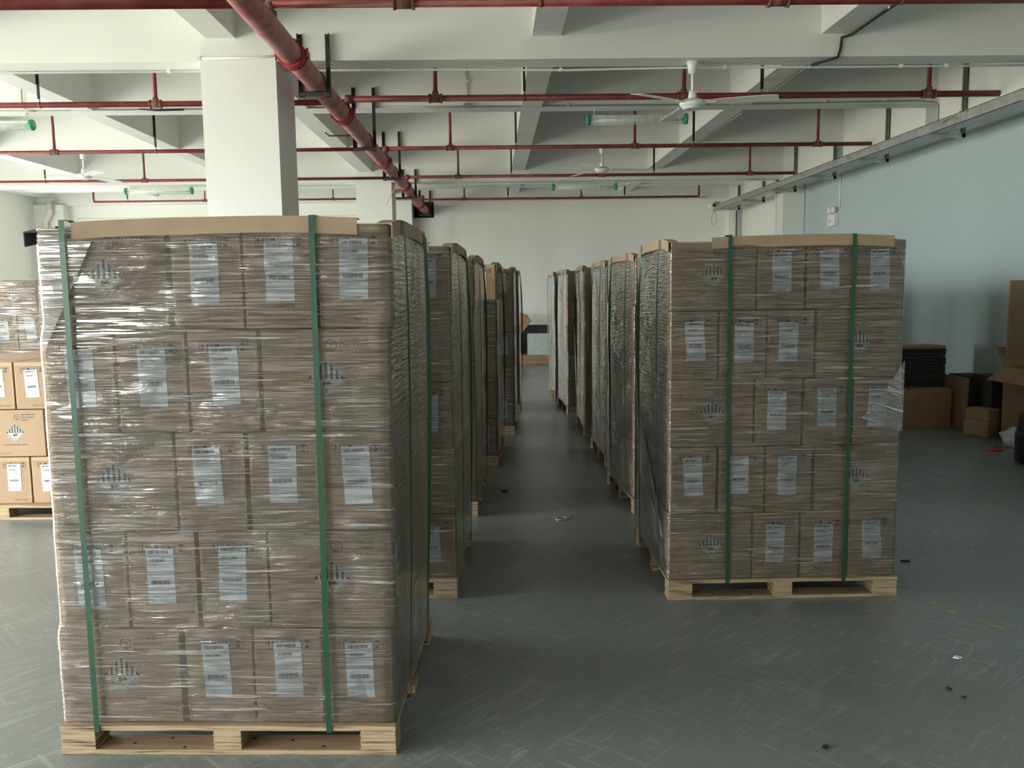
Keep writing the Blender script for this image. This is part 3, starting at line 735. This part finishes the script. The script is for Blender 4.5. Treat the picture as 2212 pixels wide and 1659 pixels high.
root = empty('main_pipe', (XM, -2, ZM))
def mp(n, mb, mt):
    o = mb.build(n, mt); o.parent = root; o.location = (-XM, 2, -ZM); return o
mb = MB(); mb.tube([(XM, -7.3, ZM), (XM, 5, ZM), (XM, 11, ZM), (XM, 19.1, ZM)], RM, 32); mp('pipe_run', mb, redbig)
for y in (6.45, 7.0-.2+1.75, 11.6, 14.3, 17.3):
    mb = MB(); mb.tube([(XM, y-.05, ZM), (XM, y+.05, ZM)], RM*1.17, 32); mb.tube([(XM, y-.062, ZM), (XM, y-.05, ZM)], RM*1.24, 32); mb.tube([(XM, y+.05, ZM), (XM, y+.062, ZM)], RM*1.24, 32)
    for s_ in (-1, 1):
        mb.box(XM+s_*RM*1.15-.018, y-.045, ZM-.022, XM+s_*RM*1.15+.018+s_*.012, y+.045, ZM+.022); mb.tube([(XM+s_*(RM*1.15+.02), y, ZM-.04), (XM+s_*(RM*1.15+.02), y, ZM+.045)], .008, 8)
    mp('coupling', mb, redcl)
for y in (5.84, 8.81, 11.75, 14.6, 17.8):
    mb = MB(); zt = 3.53 if y < 9 else 3.51
    mb.tube([(XM, y, ZM+RM*.6), (XM, y, ZM+RM*1.35)], .05, 16); mb.tube([(XM, y, ZM+RM), (XM, y, zt-.04), (XM+.008, y, zt-.01), (XM+.045, y, zt)], .034, 12)
    mb.tube([(XM-.01, y, zt), (XM+.06, y, zt)], .043, 14); mp('branch_elbow', mb, rustm)
tag(root, 'large dusty red main pipe running from top left to the far wall', 'pipe')
for i, (y, zt) in enumerate([(7.24, 3.716), (9.98, 3.92), (12.64, 3.91), (15.21, 3.73), (18.66, 3.76)]):
    mb = MB(); x0, x1 = -1.562, -1.338; zb = ZM-RM-.002
    for x, s_ in ((x0, 1), (x1, -1)):
        mb.box(x-.018, y+.03, zb-.04, x+.018, y+.035, zt); mb.box(x-.018*s_-.0025, y-.005, zb-.04, x-.018*s_+.0025, y+.03, zt)
        mb.lathe([(.008, -.004), (.008, .034)], (x, y, zt-.05), 'Y', 8)
    mb.box(x0-.02, y-.005, zb-.005, x1+.02, y+.035, zb); mb.box(x0-.02, y-.005, zb-.04, x1+.02, y, zb)
    o = mb.build('pipe_hanger', black)
    pts = [(XM-RM-.006, y+.015, zb-.05)]+[(XM+(RM+.006)*math.cos(a), y+.015, ZM+(RM+.006)*math.sin(a)) for a in [PI-PI*j/12 for j in range(13)]]+[(XM+RM+.006, y+.015, zb-.05)]
    u = MB(); u.tube(pts, .005, 8); u.build('u_bolt', black, o)
    tag(o, 'black steel U-shaped pipe hanger, '+('nearest', 'second', 'third', 'fourth', 'farthest')[i]+' along the big red pipe', 'pipe hanger', 'U hangers of the main pipe')

# ------------------------------------------------------------------ fans
def make_fan(x, y, ztop, zh, ang, label):
    root = empty('ceiling_fan', (x, y, ztop))
    L_ = ztop-zh
    mb = MB(); mb.lathe([(.030, -.10), (.034, -.10), (.042, -.04), (.055, 0)], (0, 0, 0)); mb.build('canopy', whitem, root)
    mb = MB(); mb.tube([(0, 0, -.09), (0, 0, -L_+.11)], .0125, 12); mb.build('down_rod', whitem, root)
    mb = MB(); mb.lathe([(.022, .12), (.030, .115), (.038, .06), (.034, .05)], (0, 0, -L_)); mb.build('lower_canopy', whitem, root)
    mb = MB(); mb.lathe([(.03, .052), (.075, .046), (.108, .028), (.112, .008), (.098, -.01), (.09, -.012), (.085, -.028), (.055, -.04), (.05, -.036), (.012, -.044), (.0, -.044)], (0, 0, -L_), n=36)
    mb.build('motor_housing', whitem, root)
    for k_ in range(3):
        a = ang+k_*2*PI/3; M = Matrix.Translation((0, 0, -L_+.012)) @ Matrix.Rotation(a, 4, 'Z')
        mb = MB(); mb.box(.08, -.012, -.004, .20, .012, .002, 0, M); o = mb.build('blade_arm', whitem, root)
        mb = MB(); n = 10; top = []; bot = []
        for j in range(n+1):
            t = j/n; xx = .16+t*.55; hw = (.058+.012*t)*(1 if t < .97 else .86); tw = .16
            droop = -.012*t*t
            top += [(xx, -hw, hw*tw+droop+.002), (xx, hw, -hw*tw+droop+.002)]; bot += [(xx, -hw, hw*tw+droop-.0015), (xx, hw, -hw*tw+droop-.0015)]
        vs = top+bot; q = len(top); fs = []
        for j in range(n): fs += [(2*j, 2*j+2, 2*j+3, 2*j+1), (q+2*j, q+2*j+1, q+2*j+3, q+2*j+2), (2*j, q+2*j, q+2*j+2, 2*j+2), (2*j+1, 2*j+3, q+2*j+3, q+2*j+1)]
        fs += [(0, 1, q+1, q), (2*n, q+2*n, q+2*n+1, 2*n+1)]
        mb.add(vs, fs, 0, M); mb.build('blade', whitem, root)
    return tag(root, label, 'ceiling fan', 'white ceiling fans')
make_fan(1.74, 7.42, 3.51, 3.15, math.radians(-142), 'white three-blade ceiling fan, nearest, hanging from the first deep beam')
make_fan(1.66, 12.82, 3.693, 3.345, math.radians(-118), 'small-looking white ceiling fan at middle distance, right of centre')
make_fan(-6.0, 12.82, 3.693, 3.33, math.radians(-168), 'white ceiling fan at far left above the second pallet group')

# ------------------------------------------------------------------ tube lights
def tube_light(x0, x1, y, z, zb, label):
    root = empty('tube_light', ((x0+x1)/2, y, z)); L_ = (x1-x0)/2
    mb = MB(); mb.lathe([(.052, -L_+.03), (.052, L_-.03)], (0, 0, 0), 'X', 20); mb.build('outer_tube', glassm, root)
    mb = MB(); mb.box(-L_+.05, -.035, .018, L_-.05, .035, .036); mb.box(-L_+.05, -.02, .036, L_-.05, .02, .046); mb.build('reflector', whitem, root)
    mb = MB(); mb.tube([(-L_+.05, 0, -.008), (L_-.05, 0, -.008)], .014, 12); mb.build('fluorescent_tube', whitepl, root)
    for s_ in (-1, 1):
        mb = MB(); mb.lathe([(.0, 0), (.056, 0), (.064, .008), (.064, .03), (.056, .045)] if s_ < 0 else [(.056, -.045), (.064, -.03), (.064, -.008), (.056, 0), (0, 0)], (s_*L_, 0, 0), 'X', 18); mb.build('end_cap', greenpl, root)
        mb = MB(); mb.tube([(s_*(L_-.09), 0, .05), (s_*(L_-.09), 0, zb-z)], .006, 8); mb.box(s_*(L_-.09)-.02, -.02, zb-z-.012, s_*(L_-.09)+.02, .02, zb-z); mb.build('mount', whitepl, root)
    mb = MB(); n = 10
    for i in range(n):
        xx = -L_+.10+i*(2*L_-.2)/(n-1); mb.tube([(xx, .058*math.cos(a), .058*math.sin(a)) for a in [2*PI*j/16 for j in range(17)]], .0022, 5, cap=False)
    for a in (-PI/2, -PI/2-.9, -PI/2+.9): mb.tube([(-L_+.03, .058*math.cos(a), .058*math.sin(a)), (L_-.03, .058*math.cos(a), .058*math.sin(a))], .0022, 5)
    mb.build('wire_guard', whitepl, root)
    return tag(root, label, 'tube light', 'caged fluorescent tube lights')
tube_light(1.132, 2.324, 10.15, 3.565, 3.693, 'caged tube light with green end caps below the nearest fan')
tube_light(-6.49, -5.287, 10.15, 3.566, 3.693, 'caged tube light with green end cap cut by the left picture edge')
tube_light(1.09, 2.265, 15.4, 3.41, 3.51, 'caged tube light farther back, right of centre')
tube_light(-6.507, -5.308, 15.4, 3.417, 3.51, 'caged tube light farther back, left of the column')

# ------------------------------------------------------------------ conduits
def conduit(pts, r, mt, label, clips=(), parts=()):
    mb = MB(); mb.tube(pts, r, 8); o = mb.build('conduit', mt)
    for c in clips:
        q = MB(); q.box(c[0]-.014, c[1]-.014, c[2]-.012, c[0]+.014, c[1]+.014, c[2]+.016); q.build('clip', whitepl, o)
    return tag(o, label, 'conduit', 'electrical conduits on beams and walls')
y = 7.545
conduit([(-9.0, y, 3.495), (-5.2, y, 3.493), (-2.42, y, 3.497)], .010, whitepl, 'white conduit under the first deep beam, left of the column', [(-4.3, y, 3.497), (-2.75, y, 3.497)])
conduit([(-2.42, 7.275, 3.53), (-1.9, 7.275, 3.535), (-1.7, 7.272, 3.55)], .010, whitepl, 'short white conduit crossing the top of the near column', [(-2.4, 7.275, 3.53)])
conduit([(-1.76, y, 3.495), (-.4, y, 3.493), (.5, y, 3.482), (.63, y, 3.480), (1.7, y, 3.493), (3.0, y, 3.488), (5.55, y, 3.492)], .010, whitepl, 'white conduit under the first deep beam, right of the column', [(-.86, y, 3.492), (.62, y, 3.482), (2.05, y, 3.492), (3.6, y, 3.49), (4.0, y, 3.49)])
y = 10.02
conduit([(-1.3, y, 3.70), (-.3, y, 3.70), (1.2, y, 3.70), (3.0, y, 3.70), (5.0, y, 3.72), (5.20, y-.01, 3.70), (5.218, y-.03, 3.66), (5.218, y-.04, 3.3)], .009, greycond, 'grey conduit along the second beam, right half', [(-.25, y, 3.71), (.9, y, 3.71), (3.9, y, 3.72), (4.6, y, 3.73)])
conduit([(-1.9, y, 3.705), (-5.0, y, 3.70), (-9, y, 3.70)], .009, greycond, 'grey conduit along the second beam, left half', [(-3.9, y, 3.705), (-4.6, y, 3.705)])
conduit([(-.27, 10.015, 4.4), (-.26, 10.015, 4.0), (-.25, 10.012, 3.75)], .008, greycond, 'grey conduit dropping down the face of the second beam', [(-.255, 10.012, 3.98)])
mb = MB(); mb.cbox(-.30, 9.985, 3.685, -.21, 10.03, 3.735, .004); tag(mb.build('junction_box', greycond), 'small grey junction box on the second beam left of centre', 'junction box')
conduit([(-5.32, 10.01, 4.2), (-5.32, 10.0, 3.78), (-5.29, 10.0, 3.70), (-5.18, 10.0, 3.69)], .010, greycond, 'grey conduit with black bend at the far left second beam', [])
conduit([(-4.0, 10.0, 3.70), (-3.8, 9.99, 3.685), (-3.5, 9.99, 3.69)], .012, blackcable, 'short black cable sagging on the left second beam')
conduit([(-1.57, 10.0, 3.62), (-1.55, 9.98, 3.42), (-1.62, 9.98, 3.38), (-1.85, 9.98, 3.38), (-1.9, 10.0, 3.42)], .010, blackcable, 'black bent conduit hanging beside the second pipe hanger')
y = 15.53
conduit([(-1.2, y, 3.50), (1.05, y, 3.495), (2.3, y, 3.50), (4.9, y, 3.505), (5.2, y, 3.49), (5.218, y, 3.2)], .009, whitepl, 'white conduit under the second deep beam, right part', [(2.6, y, 3.50), (3.9, y, 3.50)])
conduit([(-9.2, y, 3.50), (-2.42, y, 3.50)], .009, whitepl, 'white conduit under the second deep beam, left part', [(-7.9, y, 3.50), (-6.2, y, 3.50)])
conduit([(-1.6, 18.70, 3.55), (-1.2, 18.70, 3.55), (1.5, 18.70, 3.54), (4.7, 18.70, 3.545)], .007, greycond, 'thin grey cable along the far wall beam')
# black conduit turning down the right end of the near beam
conduit([(3.06, 6.05, 3.685), (3.05, 6.8, 3.685), (3.04, 7.26, 3.68), (2.96, 7.272, 3.66), (2.95, 7.272, 3.56), (2.93, 7.275, 3.50), (2.86, 7.33, 3.49), (2.80, 7.5, 3.495)], .012, blackcable, 'black bent conduit coming down the face of the first deep beam', [(3.05, 6.6, 3.69)])
conduit([(3.05, 7.6, 3.68), (3.05, 9.9, 3.68)], .008, greycond, 'grey conduit along the right lengthwise beam, second bay')
conduit([(3.05, 10.4, 3.68), (3.05, 12.6, 3.68)], .008, greycond, 'grey conduit along the right lengthwise beam, third bay')
conduit([(XR-.012, 13.64, 3.4), (XR-.012, 13.64, 2.84)], .014, whitepl, 'white conduit dropping down the right wall to the emergency light')
conduit([(XR-.010, 15.2, 3.4), (XR-.010, 15.2, 0.2)], .005, greycond, 'thin dark cable down the right wall next to the pilaster')
conduit([(5.222, 15.6, 3.4), (5.222, 15.6, 1.0)], .006, whitepl, 'thin white cable down the left face of the right pilaster')
mb = MB(); mb.box(5.36, 18.58, 0.1, 5.46, 18.62, 3.30); mb.box(5.345, 18.575, 0.1, 5.36, 18.625, 3.3, 1)
tag(mb.build('wall_post', [galv, black]), 'grey vertical steel post in the far right corner', 'post')

foamm = mat('foam_remains', (.36, .42, .26), .8, noise_amt=.9, nscale=30, col2=(.62, .64, .55))
# ------------------------------------------------------------------ cable tray
root = empty('cable_tray', (4.9, 7, 3.25))
def cp(n, mb, mt):
    o = mb.build(n, mt); o.parent = root; o.location = (-4.9, -7, -3.25); return o
TX0, TX1, TZ0, TZ1 = 4.82, 5.02, 3.235, 3.335
mb = MB(); mb.box(TX0, -7.2, TZ0, TX0+.005, 18.4, TZ1); mb.box(TX0, -7.2, TZ0, TX1, 18.4, TZ0+.005); mb.box(TX1-.005, -7.2, TZ0, TX1, 18.4, TZ1)
cp('trough', mb, galv)
mb = MB(); mb.box(TX0-.005, -7.2, TZ1, TX1+.005, 18.35, TZ1+.006); mb.box(TX0-.005, -7.2, TZ1-.015, TX0-.001, 18.35, TZ1+.006); cp('lid', mb, galv)
for y in (-2.4, -.7, 1., 2.6, 4.3, 6.0, 7.7, 9.4, 11.21, 12.91, 14.59, 16.28, 17.9):
    mb = MB(); mb.box(5.18, y-.02, 3.19, 5.22, y-.016, 4.4); mb.box(5.18, y-.02, 3.19, 5.184, y+.02, 4.4); mb.box(5.216, y-.02, 3.19, 5.22, y+.02, 4.4); cp('post', mb, post_m)
    mb = MB(); mb.box(TX0-.03, y-.02, TZ0-.010, 5.22, y+.02, TZ0-.002); mb.add([(TX0-.03, y-.02, TZ0-.008), (5.22, y-.02, TZ0-.008), (5.22, y-.02, 3.175), (TX0-.03, y-.02, 3.205), (TX0-.03, y-.016, TZ0-.008), (5.22, y-.016, TZ0-.008), (5.22, y-.016, 3.175), (TX0-.03, y-.016, 3.205)], [(0, 3, 2, 1), (4, 5, 6, 7), (2, 3, 7, 6), (0, 4, 7, 3), (1, 2, 6, 5)]); cp('bracket_arm', mb, galv)
for x, y, z, n_ in ((4.83, 8.75, 3.335, 12), (4.815, 8.95, 3.30, 10), (4.815, 11.6, 3.30, 6), (4.815, 13.2, 3.29, 4)):
    mb = MB()
    for i in range(n_):
        a = random.random()*6; mb.lathe([(0.0, -.006), (.02, -.004), (.024, 0), (.014, .006), (0, .008)], (x+.03*math.cos(a), y+.12*math.sin(a*2.3), z+.012*math.sin(a*5)), 'Z', 8)
    cp('foam_residue', mb, foamm)
tag(root, 'galvanised cable tray on brackets along the right wall', 'cable tray')

# ------------------------------------------------------------------ emergency light, camera, downpipe
root = empty('emergency_light', (XR, 13.84, 2.68))
mb = MB(); mb.cbox(-.075, -.14, -.13, 0, .14, .06, .008); o = mb.build('housing', whitepl, root)
mb = MB(); mb.box(-.0765, -.02, -.06, -.0755, .03, -.04); mb.box(-.0765, .06, -.09, -.0755, .075, -.02); mb.box(-.0765, -.09, -.08, -.0755, -.075, -.065); mb.build('indicator_marks', greycond, o)
for s_ in (-.075, .075):
    mb = MB(); mb.tube([(-.04, s_, .05), (-.04, s_, .085)], .012, 8); mb.lathe([(.03, .03), (.05, .0), (.056, -.035), (.05, -.04), (0, -.03)], (-.05, s_, .13), 'X', 20); mb.build('lamp_head', whitem, root)
tag(root, 'white twin-head emergency light on the pale blue right wall', 'emergency light')
root = empty('security_camera', (4.85, 18.5, 3.33))
mb = MB(); mb.cbox(-.14, -.22, -.045, .0, .05, .045, .012); mb.build('housing', whitepl, root)
mb = MB(); mb.lathe([(.036, -.012), (.036, 0)], (-.07, -.22, 0), 'Y', 16); mb.build('lens', blackpl, root)
mb = MB(); mb.box(-.02, -.02, -.09, .12, .10, -.05); mb.box(-.02, -.02, .05, .10, .10, .10); mb.tube([(0, 0, -.09), (0, 0, .05)], .02, 8); mb.build('bracket', galv, root)
mb = MB(); mb.tube([(.0, 0, -.07), (-.06, 0, -.2), (-.07, 0, -.32), (-.02, 0, -.42), (.04, 0, -.32), (.03, 0, -.2), (.0, .02, -.08)], .004, 6); mb.build('cable_loop', blackcable, root)
tag(root, 'security camera with hanging cable loop at the end of the cable tray', 'camera')
mb = MB(); x, y = -9.44, 18.50
mb.tube([(x, y, 3.6), (x, y, 3.42), (x, y, 3.32), (x-.11, y, 3.16), (x-.11, y, 3.05), (x-.11, y, 0.02)], .058, 18)
for z in (3.42, 2.98, 2.2): mb.tube([(x-(0 if z > 3.3 else .11), y, z-.03), (x-(0 if z > 3.3 else .11), y, z+.03)], .063, 18)
tag(mb.build('drain_pipe', pvc), 'cream plastic drain pipe with offset bend in the far left corner', 'pipe')
mb = MB(); mb.box(-9.05, YF-.003, 3.26, -2.35, YF, 3.268); mb.box(-9.05, YF-.003, .2, -9.042, YF, 3.268)
tag(mb.build('trim_99', greycond), 'thin seam line on the far wall left of the column', None, None, 'structure')
# a loose batten hanging from the pipe near the fourth hanger
mb = MB(); mb.tube([(XM+(RM+.003)*math.cos(a), 14.0, ZM+(RM+.003)*math.sin(a)) for a in [PI*1.1-2*PI*q/20 for q in range(20)]]+[(XM-.10, 14.0, ZM-.05), (XM-.17, 14.0, ZM-.17), (XM-.27, 14.0, ZM-.36)], .006, 6); o = mb.build('cable_tie', mat('beige_plastic', (.55, .5, .38), .5))
tag(o, 'thin pale strip dangling from the big red pipe', 'plastic strip')

# ------------------------------------------------------------------ clutter at the right wall
def obox(name, x, y, z, sx_, sy_, sz, rot, mt, label, cat, c=.004, flaps=False):
    mb = MB(); mb.cbox(-sx_/2, -sy_/2, 0, sx_/2, sy_/2, sz, c)
    o = mb.build(name, mt, None, (x, y, z), rot); return tag(o, label, cat)
o = obox('cardboard_box', 4.64, 9.46, 0, .88, .58, .43, 0, kraft, 'closed brown cardboard box on the floor right of the nearest right pallet', 'box')
mb = MB(); mb.box(-.03, -.292, .33, .03, -.29, .432); mb.box(-.03, -.292, .4305, .03, .292, .432); mb.build('tape', tapem, o)
root = empty('flattened_cartons', (4.66, 9.56, .434))
for i in range(13):
    mb = MB(); s_ = random.uniform(-.02, .02); mb.box(-.46+s_, -.16+s_, i*.036, .46+s_, .19, i*.036+.031); o = mb.build('sheet', darkcard if i < 12 else kraft, root)
tag(root, 'stack of dark flattened cartons on top of the brown box', 'cardboard stack')
def leaning(x, y, w, h, rot, lean, mt, label, n=1, t=.01):
    root = empty('cardboard_sheet', (x, y, 0), rot)
    for i in range(n):
        mb = MB(); M = Matrix.Translation((0, i*(t+.008), 0)) @ Matrix.Rotation(-lean, 4, 'X')
        mb.box(-w/2+.01*i, 0, .004, w/2-.01*i, t, h-.012*i, 0, M); mb.build('panel', mt if i == 0 else darkcard, root)
    return tag(root, label, 'cardboard')
leaning(5.115, 9.24, .58, .575, math.radians(-89), .0, kraft, 'tan cardboard sheet standing upright beside the closed box', 4, .022)
o = obox('cardboard_box', 5.44, 9.42, 0, .28, .42, .56, .05, darkcard, 'dark open carton against the wall behind the torn small box', 'box')
o = obox('cardboard_box', 5.44, 8.97, 0, .28, .38, .60, -.03, darkcard, 'dark tall carton beside the wall, behind the small torn box', 'box')
# torn small box
mb = MB(); mb.cbox(-.10, -.14, 0, .10, .14, .16, .008); mb.cbox(-.09, -.135, .155, .105, .13, .29, .014)
o = tag(mb.build('cardboard_box', kraft, None, (5.13, 8.66, 0), .45), 'small crumpled brown box on the floor near the wall', 'box')
mb = MB(); mb.box(-.101, -.142, .145, .101, .142, .155); mb.build('tape', tapem, o)
# open carton with flaps
root = empty('open_carton', (5.40, 8.14, 0), .04)
mb = MB(); w, d, h = .15, .36, .74
mb.box(-w, -d, .003, w, -d+.006, h); mb.box(-w, d-.006, .003, w, d, h); mb.box(-w, -d+.006, .003, -w+.006, d-.006, h); mb.box(w-.006, -d+.006, .003, w, d-.006, h); mb.box(-w, -d, .001, w, d, .008)
mb.build('body', kraft, root)
def flap(M, lw, ll):
    mb = MB(); mb.box(-lw, 0, -.003, lw, ll, .003, 0, M); mb.build('flap', kraft, root)
flap(Matrix.Translation((0, -d, h)) @ Matrix.Rotation(PI, 4, 'Z') @ Matrix.Rotation(-.35, 4, 'X'), w, .26)
flap(Matrix.Translation((-w, 0, h)) @ Matrix.Rotation(PI/2, 4, 'Z') @ Matrix.Rotation(-.55, 4, 'X'), d*.9, .24)
flap(Matrix.Translation((0, d, h)) @ Matrix.Rotation(.9, 4, 'X'), w, .24)
tag(root, 'open brown carton with spread flaps near the right picture edge', 'carton')
mb = MB(); mb.cbox(-.15, -.012, .003, .15, .012, 1.62, .006)
o = tag(mb.build('cardboard_sheet', kraft, None, (5.44, 8.56, 0), .03), 'tall tan cardboard sheet standing at the right picture edge', 'cardboard')
def lump(name, c, r, seed, mt, label, cat, sc=(1, 1, 1), amp=.35):
    bm = bmesh.new(); bmesh.ops.create_icosphere(bm, subdivisions=4, radius=1)
    for v in bm.verts:
        n_ = 1+amp*noise.noise(v.co*1.7+Vector((seed, 0, 0)))+.12*noise.noise(v.co*5+Vector((0, seed, 0)))
        v.co = Vector((v.co.x*sc[0], v.co.y*sc[1], v.co.z*sc[2]))*r*n_; v.co.z = max(v.co.z, -r*sc[2]*.75)
    mz = min(v.co.z for v in bm.verts)
    me = bpy.data.meshes.new(name)
    for f in bm.faces: f.smooth = True
    bm.to_mesh(me); bm.free(); me.materials.append(mt)
    o = bpy.data.objects.new(name, me); COL.objects.link(o); o.location = (c[0], c[1], c[2]-mz); return tag(o, label, cat)
lump('plastic_bag', (5.10, 8.08, 0), .11, 3, bagm, 'white plastic bag on the floor below the open carton', 'bag', (1, .8, .9))
lump('crumpled_paper', (5.42, 7.95, .68), .07, 5, bagm, 'white crumpled plastic resting in the open carton', 'paper', (1, .8, .8))
root = empty('trash_bin', (4.80, 7.22, 0))
mb = MB(); mb.lathe([(.15, .002), (.185, .03), (.19, .25), (.18, .30)], (0, 0, 0), n=28); mb.build('base', blackpl, root)
mb = MB(); mb.lathe([(.175, .28), (.165, .42), (.12, .49), (.0, .50)], (0, 0, 0), n=28); mb.build('top', darkcard, root)
tag(root, 'black rounded bin cut by the right picture edge', 'bin')
mb = MB(); mb.lathe([(.085, .001), (.09, .006), (.085, .024), (.05, .032), (.03, .03), (.0, .03)], (0, 0, 0), n=20)
o = mb.build('tape_reel', orange, None, (4.80, 7.86, 0)); o.scale = (.8, .8, .8); tag(o, 'flat orange reel on the floor near the right edge', 'reel')
q = MB(); q.box(-.01, -.012, .034, .28, .012, .042); q.build('webbing', redst, o, (0, 0, 0), -.5)

# ------------------------------------------------------------------ heap at the far wall
mb = MB(); mb.cbox(-.55, -.4, 0, .55, .35, .19, .01); mb.box(-.55, -.401, .09, .55, -.4, .094, 1)
o = tag(mb.build('cardboard_box', [kraft, darkcard], None, (.95, 18.42+.35, 0), 0), 'low flat brown carton on the floor at the far end of the aisle', 'box'); o.location = (.95, 18.3, 0)
mb = MB(); mb.box(-.36, -.012, 0, .36, .012, .46); o = tag(mb.build('board', greyboard, None, (1.08, 18.0, .192), -.02), 'pale grey square board standing on the flat carton, far aisle end', 'board')
root = empty('open_carton', (.85, 18.33, .193), 0)
mb = MB(); mb.box(-.48, .22, 0, .55, .228, .62); mb.box(-.48, -.2, 0, -.472, .22, .3); mb.box(.54, -.2, 0, .548, .22, .52); mb.build('body', darkcard, root)
mb = MB(); mb.add([(-.42, -.22, .18), (-.40, -.26, .30), (-.02, -.2, .72), (-.12, -.16, .86), (-.45, -.16, .95), (-.45, -.2, .30)], [(0, 1, 2, 3, 4, 5)])
mb.add([(-.42, -.212, .18), (-.40, -.252, .30), (-.02, -.192, .72), (-.12, -.152, .86), (-.45, -.152, .95), (-.45, -.192, .30)], [(5, 4, 3, 2, 1, 0)])
mb.build('flap', kraft, root)
mb = MB(); mb.box(-.35, .0, .40, .53, .22, .415); mb.build('inner_flap', darkcard, root)
tag(root, 'dark open carton with raised tan flap behind the grey board', 'carton')

# ------------------------------------------------------------------ litter on the floor
def chip(name, x, y, rx, ry, rot, h, mt, label):
    mb = MB(); n = 9; b = []
    for i in range(n):
        a = 2*PI*i/n; r = 1+random.uniform(-.3, .3); b.append((rx*r*math.cos(a), ry*r*math.sin(a)))
    vs = [(u, v, .0005) for u, v in b]+[(u*.9, v*.9, h+random.uniform(-.3, .3)*h) for u, v in b]
    mb.add(vs, [tuple(range(n))[::-1], tuple(range(n, 2*n))]+[(i, (i+1) % n, n+(i+1) % n, n+i) for i in range(n)])
    o = mb.build(name, mt, None, (x, y, 0), rot); return tag(o, label, 'debris')
chip('wood_chip', 1.13, 2.742, .016, .010, .2, .006, darkcard, 'small dark chip on the floor near the bottom picture edge')
chip('wood_chip', 1.78, 3.14, .014, .010, .8, .006, darkcard, 'dark chip on the floor at right, upper of two close together')
chip('wood_chip', 1.80, 3.07, .010, .007, .3, .005, darkcard, 'dark chip on the floor at right, lower of two close together')
chip('paper_scrap', 1.97, 3.42, .018, .015, .4, .004, paper, 'white torn paper scrap on the floor at lower right')
chip('wood_chip', 2.36, 4.68, .028, .010, -.2, .008, darkcard, 'thin dark chip on the floor just right of the nearest right pallet')
chip('wood_chip', .07, 6.56, .03, .012, .1, .012, darkcard, 'dark scrap on the aisle floor between the pallet rows')
mb = MB(); mb.tube([(.035*math.cos(a), .035*math.sin(a), .006+.004*math.sin(3*a)) for a in [2*PI*j/18 for j in range(19)]], .004, 6); mb.tube([(.03, 0, .006), (.06, .05, .01), (.09, .06, .004)], .003, 6)
tag(mb.build('strap_offcut', mat('clear_offcut', (.6, .58, .45), .3), None, (.45, 5.72, 0)), 'pale curled strap offcut lying in the aisle', 'debris')
lump('crumpled_wrap', (1.02, 6.5, 0), .05, 9, darkcard, 'crumpled dark scrap beside the second right pallet', 'debris', (1.3, 1, .8))
